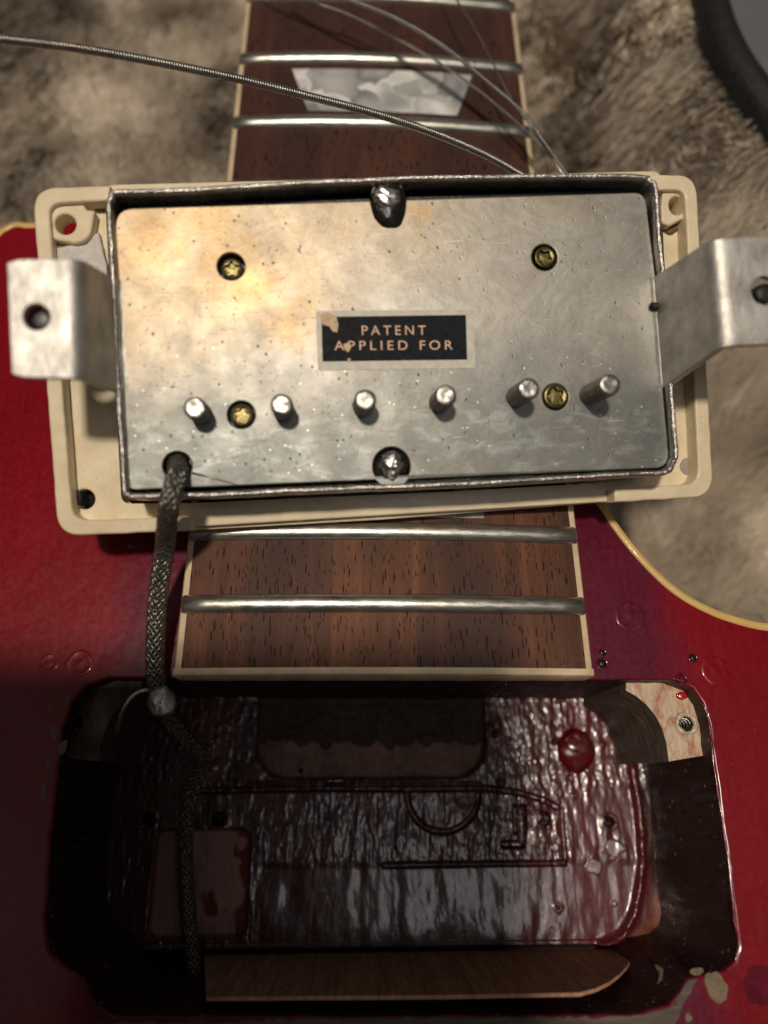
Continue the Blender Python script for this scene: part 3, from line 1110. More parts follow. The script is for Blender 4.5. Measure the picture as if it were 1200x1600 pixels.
for sgn in (-1, 1):
    V = []; F = []
    yy = [YE + .95] + list(np.linspace(-4, 190, 50))
    for Yv in yy:
        xo = sgn * fw(Yv) / 2; xi = xo - sgn * 1.0
        za = float(arch(xi)); zb = float(arch(xo))
        for (a, b) in ((xi, ZB), (xi, za + .02), (xo - sgn * .25, zb + .03), (xo - sgn * .02, zb - .25), (xo, ZB)):
            V.append((a, Yv, b))
    for i in range(len(yy) - 1):
        for k in range(4):
            F.append((i * 5 + k, i * 5 + k + 1, (i + 1) * 5 + k + 1, (i + 1) * 5 + k))
    F.append((0, 1, 2, 3, 4))
    mesh('binding', V, F, M_BIND_C, board, auto=40)
V = []; F = []
for k in range(41):
    hw = fw(YE) / 2 + .02
    xv = -hw + 2 * hw * k / 40
    za = float(arch(xv))
    jit = .05 * math.sin(k * 1.3) + .04 * math.sin(k * 3.1)
    for (a, b) in ((YE + 1.0, ZB + .3), (YE + 1.0, za + .02), (YE + .15, za + .02), (YE + jit * .5, za - .2), (YE + jit * .5, ZB + .3)):
        V.append((xv, a, b))
for k in range(40):
    for j in range(5):
        j2 = (j + 1) % 5
        F.append((k * 5 + j, k * 5 + j2, (k + 1) * 5 + j2, (k + 1) * 5 + j))
F += [(0, 1, 2, 3, 4), (204, 203, 202, 201, 200)]
mesh('end_binding', V, F, M_BIND_C, board, auto=40)


def dist(n):
    return 628 * (1 - 2 ** (-n / 12))


def fretY(n):
    return dist(22) - dist(n)


first = None
for n in range(22, 9, -1):
    Yv = fretY(n)
    hw = fw(Yv) / 2 - .25
    pr = [(-1.35, -.15), (-1.32, .25), (-1.1, .62), (-.7, .92), (-.25, 1.06), (.25, 1.06), (.7, .92), (1.1, .62), (1.32, .25), (1.35, -.15)]
    V = []; F = []
    K = 32
    for k in range(K + 1):
        xv = -hw + 2 * hw * k / K
        e = min(k, K - k)
        sc_ = (.55, .93, 1)[min(e, 2)] if e < 2 else 1
        if e == 1: xv = math.copysign(hw - .35, xv)
        for (a, b) in pr:
            V.append((xv, Yv + a * (.85 if e == 0 else 1), float(arch(xv)) + b * sc_ + .01 * math.sin(k * 2.1 + n)))
    q = len(pr)
    for k in range(K):
        for j in range(q - 1):
            F.append((k * q + j, k * q + j + 1, (k + 1) * q + j + 1, (k + 1) * q + j))
    F.append(tuple(range(q))[::-1]); F.append(tuple(K * q + j for j in range(q)))
    o = mesh('fret', V, F, M_FRET, board)

# pearl inlays
def inlay(n, tw, bw, y0f, y1f):
    Y0, Y1 = fretY(n - 1), fretY(n)          # far, near
    far = Y1 + (Y0 - Y1) * y1f; near = Y1 + (Y0 - Y1) * y0f
    V = []; F = []
    for j, (yy_, w2) in enumerate(((far, tw / 2), (near, bw / 2))):
        for k in range(13):
            xv = -w2 + 2 * w2 * k / 12
            V.append((xv, yy_, float(arch(xv)) + .05))
    for j, (yy_, w2) in enumerate(((far, tw / 2), (near, bw / 2))):
        for k in range(13):
            xv = -w2 + 2 * w2 * k / 12
            V.append((xv, yy_, float(arch(xv)) - 1))
    for k in range(12):
        F.append((13 + k, 14 + k, k + 1, k))
        F.append((26 + k, k, k + 1, 27 + k)); F.append((13 + k, 39 + k, 40 + k, 14 + k))
    F += [(0, 26, 39, 13), (12, 25, 51, 38)]
    mesh('pearl_inlay', V, F, M_PEARL, board, auto=30)


inlay(15, 33.5, 27.0, .17, .83)
inlay(17, 33, 27.5, .17, .83)
inlay(19, 32.5, 28, .17, .83)
inlay(21, 32, 28.5, .2, .8)

# neck below the board, beyond the body
V = []; F = []
ys = np.linspace(36, 190, 12)
for Yv in ys:
    hw = fw(Yv) / 2 - .3
    for k in range(17):
        a = math.pi * k / 16
        V.append((hw * math.cos(a), Yv, ZB - 18 * math.sin(a) ** .8 if 0 < k < 16 else ZB))
for i in range(len(ys) - 1):
    for k in range(16):
        F.append((i * 17 + k, (i + 1) * 17 + k, (i + 1) * 17 + k + 1, i * 17 + k + 1))
F.append(tuple(range(17)))
g(mesh('neck', V, F, M_REDWOOD, guitar))

# ================================================================== PICKUP
pickup = empty('humbucker_pickup', PT, PR, 'metal covered guitar pickup seen from behind, silver plate with black sticker and two bent legs', 'guitar pickup')


def pset(o):
    return o


# cover: tray wall with a crimped rim
rim_px = [(166, 330), (170, 306), (184, 296), (300, 292), (450, 283), (606, 274), (760, 271), (900, 270), (1002, 272), (1020, 279), (1029, 298), (1036, 380), (1044, 470),
          (1053, 600), (1060, 700), (1058, 722), (1046, 738), (1020, 743), (800, 756), (600, 765), (400, 774), (215, 780), (198, 776), (190, 762), (184, 680), (178, 560), (172, 440)]
rim = [pk2(*p, 1.2) for p in rim_px]
rim = np.array(smooth_loop(densify(rim, 7), 6))
nr = len(rim)
ctr = rim.mean(0)
T = np.roll(rim, -1, 0) - np.roll(rim, 1, 0)
T /= np.linalg.norm(T, axis=1)[:, None]
Nn = np.stack([T[:, 1], -T[:, 0]], 1)
if ((rim - ctr) * Nn).sum() < 0: Nn = -Nn
prof = [(-.05, -12.5), (0, 0.2), (.05, .75), (.02, 1.02), (-.10, 1.22), (-.28, 1.32), (-.46, 1.30), (-.62, 1.16), (-.72, .92), (-.74, .5), (-.62, -.8), (-.5, -11.5)]
jit = (fbm(np.arange(nr) * .28, np.zeros(nr), 3, 5) - .5)
jit2 = (fbm(np.arange(nr) * .5, np.zeros(nr) + 9, 3, 6) - .5)
V = []
for (o_, w_) in prof:
    top = 1 if w_ > -1 else 0
    P2 = rim + Nn * (o_ + top * .28 * jit)[:, None] if top else rim + Nn * o_
    V.append(np.column_stack([P2, np.full(nr, w_) + (jit2 * .45 if top else 0)]))
V = np.concatenate(V)
F = []
for j in range(len(prof) - 1):
    for i in range(nr):
        i2 = (i + 1) % nr
        F.append((j * nr + i, j * nr + i2, (j + 1) * nr + i2, (j + 1) * nr + i))
# closed face
V = np.vstack([V, [[ctr[0], ctr[1], -13.2]], [[ctr[0], ctr[1], -11.4]]])
for i in range(nr):
    i2 = (i + 1) % nr
    F.append((i2, i, len(V) - 2))
    F.append(((len(prof) - 1) * nr + i, (len(prof) - 1) * nr + i2, len(V) - 1))
mesh('cover', V, F, M_COVER, pickup, auto=50)

# black coils beneath the plate
bob = rounded([pk2(186, 318, -2), pk2(1006, 292, -2), pk2(1040, 728, -2), pk2(200, 764, -2)], 1.6)
shape('coil', bob, [], -11, -2.2, M_BLACK, pickup, bevel=.3)

# base plate with its holes
plate_px = [(180, 326), (1008, 300), (1024, 430), (1036, 604), (1047, 731), (194, 766), (190, 612), (180, 436)]
pl = [pk2(*p, 0) for p in plate_px]
pl = rounded(pl, [2.2, 1.6, .3, .3, 2.2, 1.6, .3, .3])
HB = [(361, 416), (851, 402), (377, 648), (868, 620)]
hl = [circle(pk2(px, py, 0), 1.72, 28) for px, py in HB]
hc = pk2(277, 728, 0)
hl.append(circle(hc, 1.8, 28))
for (px, py, r, ry) in [(607, 312, 2.3, 3.0), (612, 729, 2.4, 2.5)]:
    c = pk2(px, py, 0)
    hl.append(circle(c, r, 28, ry))
plate = shape('baseplate', pl, hl, -1.0, 0, M_PLATE, pickup, bevel=.16, res=3, auto=50)

# sticker
sq = lambda z, q: [pk2(*p, z) for p in q]
stick = shape('sticker', rounded(sq(.08, [(494, 486), (740, 483), (743, 575), (497, 579)]), .15, 3), [], .0, .06, M_PAPER, pickup, bevel=.02, res=1)
shape('sticker_field', sq(.08, [(502, 495), (728, 492), (730, 562), (504, 565)]), [], .055, .075, M_INK, stick, bevel=.005, res=1)


def text(s, px, py, wpx, hpx, ang, w, mat, parent, name):
    cu = bpy.data.curves.new(name, 'FONT')
    cu.body = s
    cu.align_x = 'CENTER'; cu.align_y = 'CENTER'
    cu.size = 1
    cu.space_character = 1.45
    cu.offset = .002
    cu.extrude = .004
    o = bpy.data.objects.new(name + '_tmp', cu)
    col.objects.link(o)
    me = bpy.data.meshes.new_from_object(o.evaluated_get(bpy.context.evaluated_depsgraph_get()))
    bpy.data.objects.remove(o)
    A = np.array([v_.co[:] for v_ in me.vertices])
    lo, hi = A.min(0), A.max(0)
    a = np.array(pk2(px - wpx / 2, py, w)); b = np.array(pk2(px + wpx / 2, py, w))
    W_ = np.linalg.norm(b - a); Hh = W_ * hpx / wpx
    A[:, 0] = (A[:, 0] - (lo[0] + hi[0]) / 2) / (hi[0] - lo[0]) * W_
    A[:, 1] = (A[:, 1] - (lo[1] + hi[1]) / 2) / (hi[1] - lo[1]) * Hh
    A[:, 2] = A[:, 2] * 2
    c = np.array(pk2(px, py, w))
    ca_, sa_ = math.cos(ang), math.sin(ang)
    B = np.column_stack([c[0] + A[:, 0] * ca_ - A[:, 1] * sa_, c[1] + A[:, 0] * sa_ + A[:, 1] * ca_, w + A[:, 2]])
    for i, v_ in enumerate(me.vertices): v_.co = B[i]
    me.name = name
    me.materials.clear()
    return link(name, me, mat, parent, False)


a0 = pk(520, 539, 0); a1 = pk(710, 538.0, 0)
ang = math.atan2(a1[1] - a0[1], a1[0] - a0[0])
text("PATENT", 615.5, 516, 100, 14.5, ang, .085, M_GOLDINK, stick, 'lettering')
text("APPLIED FOR", 615.5, 539.5, 185, 14.5, ang, .085, M_GOLDINK, stick, 'lettering')
# torn bits of paper
def tear(pts, z, h=.12, par=stick):
    L = [pk2(*p, z) for p in pts]
    return shape('torn_paper', densify(L, .25), [], z - .02, z + h, M_TAN, par, bevel=.04, res=1, auto=60)


tear([(500, 492), (512, 488), (526, 495), (529, 508), (527, 520), (520, 518), (514, 510), (504, 508)], .08, .10)
tear([(536, 538), (545, 535), (549, 543), (544, 551), (538, 546)], .09, .10)
tear([(543, 560), (548, 560), (548, 565), (543, 565)], .08, .06)

# brass screws sunk in the four holes
def star_screw(px, py, w, r, rot0):
    c = pk2(px, py, 0)
    n = 36
    rings = [(r, -2.0, 0), (r, -.2, 0), (r * .93, 0, 0), (r * .84, .05, 0), (r * .78, -.02, 0), (r * .60, -.04, 1), (r * .52, -.65, 1), (.02, -.6, 0)]
    V = []; F = []
    for (rr, zz, s_) in rings:
        for k in range(n):
            a = 2 * math.pi * k / n
            q = rr * (1 + (.20 * math.cos(5 * (a - rot0)) if s_ else 0))
            V.append((c[0] + q * math.cos(a), c[1] + q * math.sin(a), w + zz))
    for i in range(len(rings) - 1):
        for k in range(n):
            k2 = (k + 1) % n
            F.append((i * n + k, i * n + k2, (i + 1) * n + k2, (i + 1) * n + k))
    F.append(tuple((len(rings) - 1) * n + k for k in range(n)))
    return mesh('brass_screw', V, F, M_BRASS, pickup, auto=40)


star_screw(361, 416, -.75, 1.42, .3)
star_screw(852, 401, -.05, 1.42, .9)
star_screw(377, 648, -.35, 1.5, .1)
star_screw(868, 619, .3, 1.62, .5)

# six pole screws with threads
for k, (px, py, h_) in enumerate([(304, 637, 5.0), (440, 632, 5.0), (571, 625, 5.0), (697, 618, 5.4), (827, 607, 6.2), (954, 601, 7.2)]):
    c = pk2(px, py, h_)
    prof_ = [(1.32, -2.0)]
    zz = -1.5
    while zz < h_ - .5:
        prof_ += [(1.24, zz), (1.36, zz + .1), (1.36, zz + .2), (1.24, zz + .3)]
        zz += .42
    prof_ += [(1.32, h_ - .35), (1.30, h_ - .12), (1.16, h_), (.75, h_ + .02), (.3, h_ - .03)]
    Vl, Fl = lathe(prof_, 26, (c[0], c[1], 0))
    Vl = [(a + .03 * (float(vn(a * 3, b * 3, k)) - .5), b, z_ + (.22 * (float(fbm(a * 1.1 + k, b * 1.1, 2, k)) - .5) if z_ > h_ - .2 else 0)) for a, b, z_ in Vl]
    mesh('pole_screw', Vl, Fl, M_SCREW, pickup, auto=50)

# solder joints
c = pk(606, 312, -.2)
Vb, Fb = blob((c[0], c[1] - .6, -.4), 2.5, 3.3, 1.5, 12, .12)
sj = mesh('solder_joint', Vb, Fb, M_FLUX, pickup)
c = pk(604, 306, 1.1)
Vb, Fb = blob((c[0], c[1] , .8), 1.75, 1.35, .8, 14, .35, fr=2.4)
mesh('solder', Vb, Fb, M_SOLDER, sj)
c = pk(612, 730, -.6)
Vb, Fb = blob((c[0], c[1], -.9), 2.4, 2.4, .9, 15, .15)
sj = mesh('solder_joint', Vb, Fb, M_FLUX, pickup)
c = pk(613, 727, .4)
Vb, Fb = blob((c[0], c[1], .0), 1.4, 1.75, .95, 19, .4, fr=2.6)
mesh('solder', Vb, Fb, M_SOLDER, sj)
# little speck on the right edge of the plate
Vb, Fb = blob(pk(1023, 479, .2), .75, .6, .5, 22, .5)
mesh('solder_speck', Vb, Fb, M_FLUX, pickup)


# mounting legs: bent sheet metal
def leg(loA, loB, footA, footB, endA, endB, hole, hfoot, lean):
    """loA/loB: where the leg leaves the plate (photo points at w=0), footA/B the bend, endA/B the outer end at w=hfoot"""
    a0 = pk(*loA, 0); b0 = pk(*loB, 0)
    a1 = pk(*footA, hfoot); b1 = pk(*footB, hfoot)
    a2 = pk(*endA, hfoot); b2 = pk(*endB, hfoot)
    n0 = 26; rows = []
    def prof2(p0, p1, p2):
        pts = []
        ins = p0 + (p1 * 0 + np.array([np.sign(-p0[0]) * .8, 0, 0]))
        for t in np.linspace(0, 1, 3)[:-1]: pts.append(ins + (p0 - ins) * t)
        u1 = (p1 - p0); L1 = np.linalg.norm(u1); u1 /= L1
        u2 = (p2 - p1); L2 = np.linalg.norm(u2); u2 /= L2
        R_ = 1.9
        s = p0 + u1 * .0; e = p1 - u1 * R_
        for t in np.linspace(0, 1, 10): pts.append(s + (e - s) * t)
        for t in np.linspace(0, 1, 9)[1:]: pts.append((1 - t) ** 2 * e + 2 * t * (1 - t) * p1 + t * t * (p1 + u2 * R_))
        e2 = p1 + u2 * R_
        for t in np.linspace(0, 1, 10)[1:]: pts.append(e2 + (p2 - e2) * t)
        return np.array(pts)
    PA = prof2(a0, a1, a2); PB = prof2(b0, b1, b2)
    return PA, PB


def leg_mesh(PA, PB, name, thick=.9, foot_from=18, hole=None, hr=1.75):
    """sheet between the two edge profiles, with a real hole punched in the foot"""
    K = 16
    n = len(PA)
    G = np.array([[PA[i] + (PB[i] - PA[i]) * (k / K) for k in range(K + 1)] for i in range(n)])
    # rounded outer corners
    for i in range(n):
        t = (i - (n - 4)) / 3
        if t > 0:
            dd = (PB[i] - PA[i]); s = 1 - .07 * t * t
            m_ = (PA[i] + PB[i]) / 2
            G[i] = m_ + (G[i] - m_) * s
    return G


def grid_solid(G, th, hole, hr, name, mat, parent):
    n, k1 = G.shape[:2]
    du = np.gradient(G, axis=0); dv = np.gradient(G, axis=1)
    N_ = np.cross(du, dv); N_ /= np.linalg.norm(N_, axis=2)[..., None]
    if N_[:, :, 2].mean() < 0: N_ = -N_
    skip = set()
    top = G + 0; bot = G - N_ * th
    hc_ = np.array(hole)
    V = list(top.reshape(-1, 3)) + list(bot.reshape(-1, 3))
    off = n * k1
    F = []
    ringv = []
    D = np.linalg.norm(top[:, :, :2] - hc_[None, None, :2], axis=2)
    D = np.where(np.arange(n)[:, None] < 17, 99, D)
    # cells inside the hole are dropped, their boundary is pulled onto the circle
    inside = lambda i, j: (np.linalg.norm(top[i:i + 2, j:j + 2, :2].reshape(-1, 2).mean(0) - hc_[:2]) < hr * 1.05) and i >= 17
    drop = {(i, j) for i in range(n - 1) for j in range(k1 - 1) if inside(i, j)}
    bound = set()
    for (i, j) in drop:
        for (a, b) in ((i, j), (i + 1, j), (i, j + 1), (i + 1, j + 1)):
            nb = [(a - 1, b - 1), (a - 1, b), (a, b - 1), (a, b)]
            if any(q not in drop for q in nb): bound.add((a, b))
    for (a, b) in bound:
        for base, arr in ((0, top), (off, bot)):
            p = V[base + a * k1 + b]
            dlt = p - (hc_ if base == 0 else hc_ - N_[a, b] * th)
            dlt2 = dlt.copy(); dlt2[2] = 0
            q = p + dlt2 / (np.linalg.norm(dlt2) + 1e-9) * (hr - np.linalg.norm(dlt2))
            V[base + a * k1 + b] = q
    vid = lambda a, b, s: (off if s else 0) + a * k1 + b
    cells = {(i, j) for i in range(n - 1) for j in range(k1 - 1)} - drop
    for (i, j) in cells:
        F.append((vid(i, j, 0), vid(i + 1, j, 0), vid(i + 1, j + 1, 0), vid(i, j + 1, 0)))
        F.append((vid(i, j, 1), vid(i, j + 1, 1), vid(i + 1, j + 1, 1), vid(i + 1, j, 1)))
        for (ni, nj, a, b) in ((i - 1, j, (i, j), (i, j + 1)), (i + 1, j, (i + 1, j + 1), (i + 1, j)), (i, j - 1, (i + 1, j), (i, j)), (i, j + 1, (i, j + 1), (i + 1, j + 1))):
            if (ni, nj) not in cells:
                F.append((vid(*a, 0), vid(*b, 0), vid(*b, 1), vid(*a, 1)))
    o = mesh(name, np.array(V), F, mat, parent, auto=50)
    bv = o.modifiers.new('soft_edge', 'BEVEL')
    bv.width = .14; bv.segments = 2; bv.limit_method = 'ANGLE'; bv.angle_limit = math.radians(50)
    return o


PA, PB = leg((181, 436), (192, 614), (126, 404), (128, 592), (10, 404), (18, 590), None, 11.5, 0)
grid_solid(leg_mesh(PA, PB, 'l'), 1.0, pk(57, 495, 11.5), 1.42, 'mounting_leg', M_TAB, pickup)
PA, PB = leg((1022, 432), (1036, 606), (1112, 372), (1128, 541), (1290, 364), (1300, 535), None, 11.5, 0)
grid_solid(leg_mesh(PA, PB, 'r'), 1.0, pk(1196, 454, 11.5), 1.75, 'mounting_leg', M_TAB, pickup)
c = pk(57, 495, 10.5)
Vl, Fl = lathe([(1.4, -3.4), (1.38, -.9), (1.1, -.75), (.3, -.7)], 20, (c[0], c[1], 10.5))
mesh('foot_hole_insert', Vl, Fl, M_BLACK, pickup)  # left hole: black plug added to imitate the shade inside it
# stub of a screw in the right foot
c = pk(1200, 456, 11)
Vl, Fl = lathe([(1.2, -3), (1.25, -1.0), (1.15, -.5), (.5, -.4)], 20, (c[0], c[1], 11))
mesh('foot_hole_insert', Vl, Fl, M_DSCREW, pickup)

# --- braided cable
wp = [(-1.0, (277, 724), 'p'), (.8, (279, 734), 'p'), (2.4, (273, 756), 'p'), (3.2, (264, 790), 'p')]
path = [PR @ pk(px, py, w_) + PT for (w_, (px, py), _) in wp]
path = [PR @ pk(284, 718, -3.5) + PT] + path
for (px, py, zz) in [(258, 850, 8.5), (251, 900, 4.5), (245, 950, 1.5), (243, 1000, -.5), (243, 1050, -2.4), (250, 1092, -4), (268, 1130, -9), (300, 1165, -15), (318, 1188, -19), (306, 1220, -22),
                     (292, 1270, -25), (290, 1330, -27.5), (294, 1420, -28), (302, 1500, -27), (318, 1600, -24), (335, 1680, -20)]:
    path.append(at(px, py, zz))
path = np.array([toloc(p) for p in path])
sp_ = smooth_loop(path, 24, False)
seg = np.r_[0, np.cumsum(np.linalg.norm(np.diff(sp_, axis=0), axis=1))]
tot = seg[-1]
ss = np.arange(0, tot, .22)
sp_ = np.stack([np.interp(ss, seg, sp_[:, k]) for k in range(3)], 1)
ker = np.ones(9) / 9
for k in range(3):
    pad = np.r_[np.full(4, sp_[0, k]), sp_[:, k], np.full(4, sp_[-1, k])]
    sp_[:, k] = np.convolve(pad, ker, 'valid')
T, N, B = frames(sp_)
ibead = int(np.argmin(np.linalg.norm(sp_ - toloc(at(250, 1092, -4)), axis=1)))
rad = np.where(np.arange(len(sp_)) < ibead, 1.03, .93)
Vt, Ft = tube(sp_, rad * .86, 12)
cable = mesh('braided_cable', Vt, Ft, M_BRAIDC, pickup)
parts = []
NS = 9
pitch = 8.5
for dr in (-1, 1):
    for k in range(NS):
        th = dr * 2 * math.pi * ss / pitch + 2 * math.pi * k / NS
        over = np.cos(NS * (2 * math.pi * ss / pitch) / 1.0 + (0 if dr > 0 else math.pi) + k * math.pi)
        R_ = rad * (1.0) + .09 * over
        Pp = sp_ + R_[:, None] * (np.cos(th)[:, None] * N + np.sin(th)[:, None] * B)
        parts.append(tube(Pp, .235, 5))
Vt, Ft = join(parts)
mesh('wire_braid', Vt, Ft, M_BRAID, cable)
c = toloc(at(253, 1097, -3.2))
Vb, Fb = blob(c, 1.9, 2.3, 1.7, 31, .15)
mesh('solder_bead', Vb, Fb, M_SOLDER, cable)
hook = smooth_loop([toloc(at(*p)) for p in [(250, 1080, -3.5), (232, 1078, -3), (212, 1084, -3.2), (196, 1102, -4), (187, 1122, -5.5), (182, 1145, -7.5)]], 8, False)
Vt, Ft = tube(hook, .33, 8)
mesh('loose_wire', Vt, Ft, M_SOLDER, cable)
# thin scored ridge near the cable hole
rd = np.array([pk(300, 739, .05), pk(330, 746, .05), pk(372, 758, .05)])
Vt, Ft = tube(rd, [.16, .12, .05], 6)
mesh('scored_ridge', Vt, Ft, M_SCREW, plate)

# ================================================================== RING
ring = empty('pickup_mounting_ring', PR @ np.array([0, 0, -10.5]) + PT, PR,
             'cream plastic mounting ring lying round the silver pickup, hollow back upwards', 'mounting ring')


def rr2(o):
    o.location = (0, 0, 10.5)
    return o


WF, WR = -8.0, -5.2         # floor level of the hollow back, top of its rim wall
oq = [(50, 293), (1088, 272), (1116, 776), (90, 838)]
outer = rounded([pk2(*p, WR) for p in oq], 3.2, 8)
# bowed bottom edge
inner_wall = rounded([pk2(76, 316, WR), pk2(1074, 294, WR), pk2(1094, 755, WR), pk2(113, 813, WR)], 2.4, 7)
opening = rounded([pk2(160, 288, WF), pk2(1034, 266, WF), pk2(1056, 742, WF), pk2(945, 757, WF), pk2(700, 771, WF), pk2(300, 789, WF), pk2(187, 790, WF)], [1.5, 1.5, 1.5, .5, .5, .5, 1.5])
hU = [(102, 350), (1053, 320), (133, 779), (1076, 729)]
hc1 = pk2(102, 350, WF); hc2 = pk2(1058, 322, WF); hc3 = pk2(132, 780, WF)


def inset_open(lst, z):
    return lst


face = rr2(shape('ring_face', rounded([pk2(*p, WR) for p in [(52, 295), (1086, 274), (1114, 774), (92, 836)]], 3.0, 8), [opening, circle(hc1, 1.55, 24), circle(hc2, 1.35, 24), circle(hc3, 1.35, 20)],
                 -11.0, WF, M_CREAM, ring, bevel=.25))


def clip_top(loop, ylim):
    return loop


# rim wall: left, bottom and right run round the ring; the top wall is nearly hidden by the cover
rimo = densify(outer, 1.5)
rimo = [(a + .12 * (float(fbm(a * .7, b * .7, 3, 2)) - .5), b + .16 * (float(fbm(a * .7 + 40, b * .7, 3, 3)) - .5)) for a, b in rimo]
# outer loop kept at the opening by using two pieces left and right
def halfring(xlim_px_top, xlim_px_bot, side):
    t0 = pk2(xlim_px_top, 300, WR)[0]; b0 = pk2(xlim_px_bot, 780, WR)[0]
    def cut(loop, keep_left):
        L = []
        for (a, b) in loop:
            if (a < 0) == keep_left: L.append((a, b))
        return L
    return cut


W0 = np.array(outer); 
def side_piece(name, sgn):
    """C shaped wall piece on one side: outer corner loop, inner offset loop"""
    if sgn < 0:
        o_px = [(172, 290), (50, 293), (90, 838), (300, 829), (300, 808), (113, 813), (76, 318), (170, 313)]
        rad_ = [0, 3.2, 3.2, 0, 0, 2.2, 1.6, 0]
    else:
        o_px = [(1015, 273), (1088, 272), (1116, 776), (960, 785), (960, 764), (1092, 756), (1070, 296), (1018, 297)]
        rad_ = [0, 3.4, 3.4, 0, 0, 2.2, 1.6, 0]
    L = rounded([pk2(*p, WR) for p in o_px], rad_, 8)
    L = densify(L, 1.3)
    L = [(a + .16 * (float(fbm(a * .7, b * .7, 3, 2)) - .5), b + .2 * (float(fbm(a * .7 + 40, b * .7, 3, 3)) - .5)) for a, b in L]
    return rr2(shape(name, L, [], -11.0, WR, M_CREAM, ring, bevel=.28, res=2))


side_piece('rim_wall', -1)
side_piece('rim_wall', 1)
# thin lower bar
bar = [pk2(*p, WR - .6) for p in [(298, 829), (600, 812), (830, 794), (962, 784), (962, 765), (820, 770), (600, 786), (298, 807)]]
rr2(shape('lower_bar', densify(bar, 3), [], -12.0, WF - 1.3, M_CREAM, ring, bevel=.25))
# screw bosses
def boss(px, py, hcirc, quad, seed):
    L = rounded([pk2(*p, WR - .9) for p in quad], .8, 4)
    L = densify(L, .8)
    L = [(a + .55 * (float(fbm(a * 1.1, b * 1.1, 3, seed)) - .5), b + .55 * (float(fbm(a * 1.1 + 40, b * 1.1, 3, seed + 1)) - .5)) for a, b in L]
    o = rr2(shape('screw_boss', L, [hcirc], -9.5, WR - .9, M_CREAM, ring, bevel=.3, res=2))
    return o


boss(0, 0, circle(pk2(102, 350, WR - .9), 1.35, 24), [(76, 324), (128, 314), (136, 326), (150, 330), (147, 350), (138, 372), (118, 380), (76, 374)], 3)
boss(0, 0, circle(pk2(1058, 321, WR - .9), 1.15, 24, 1.35), [(1034, 296), (1066, 296), (1073, 312), (1074, 336), (1062, 346), (1044, 352), (1034, 346)], 5)
0 and boss(0, 0, circle(pk2(132, 779, WR - .9), 1.25, 24), [(112, 750), (150, 752), (162, 770), (164, 806), (116, 808)], 7)
boss(0, 0, [], [(1050, 704), (1086, 700), (1093, 722), (1093, 752), (1050, 756)], 9) if False else None
# amber glue and grime in the corners
for pts, r0 in [([(76, 320), (78, 400), (90, 560), (104, 740), (112, 806)], .30), ([(78, 316), (120, 309), (168, 308)], .34), ([(76, 384), (110, 387), (146, 388)], .75), ([(150, 318), (160, 322), (166, 324)], .9),
                ([(1036, 356), (1048, 360), (1066, 348)], .55), ([(1068, 345), (1071, 372), (1085, 560), (1093, 700), (1094, 745)], .26), ([(1034, 292), (1052, 291)], .25)]:
    q = smooth_loop([pk(*p, WF + .1) for p in pts], 10, False)
    nn = len(q)
    Vt, Ft = tube(q, r0 * (.4 + 1.1 * fbm(np.arange(nn) * .45, np.zeros(nn), 3, int(pts[0][0]))), 7)
    Vt[:, 2] = WF + (Vt[:, 2] - WF) * .55
    rr2(mesh('grime_line', Vt, Ft, M_GLUE, ring))
# crumbly white residue between ring and cover
L = [pk2(*p, WF) for p in [(78, 392), (118, 388), (140, 386), (152, 372), (158, 366), (170, 420), (176, 470), (150, 480), (80, 470)]]
L = [(a + .5 * (float(fbm(a * 1.5, b * 1.5, 3, 13)) - .5), b + .8 * (float(fbm(a * 1.5 + 40, b * 1.5, 3, 14)) - .5)) for a, b in densify(L, .4)]
rr2(shape('white_residue', L, [], WF - .3, WF + 1.1, M_PUTTY, ring, bevel=.2, res=2))
# grey plug at the lower right
c = pk(1075, 729, WF)
Vl, Fl = lathe([(1.25, -.5), (1.25, .02), (1.1, .05), (.3, .03)], 24, (c[0], c[1], WF))
rr2(mesh('hole_plug', Vl, Fl, simple('grey_plug', (.33, .30, .28), .6, 0, 0, .1), ring))

# screw stuck in the lower left hole of the ring
scw = empty('mounting_screw', PR @ pk(132, 780, -12.9) + PT, PR, 'small blackened screw poking through lower left corner of cream ring', 'screw')
prof_ = [(2.1, .9), (2.2, 1.4), (1.9, 2.0), (1.1, 2.2)]
zz = 2.3
while zz < 5.2:
    prof_ += [(1.0, zz), (1.27, zz + .16), (1.27, zz + .26), (1.0, zz + .42)]
    zz += .5
prof_ += [(.8, zz), (.35, zz + .5), (.05, zz + .6)]
Vl, Fl = lathe([(p[0], p[1] - 0) for p in prof_[4:]], 18)
mesh('threaded_shank', Vl, Fl, M_DSCREW, scw, auto=50)
Vl, Fl = lathe(prof_[:4] + [(.9, 2.4)], 20)
hd = mesh('screw_head', Vl, Fl, M_DSCREW, scw, auto=50)

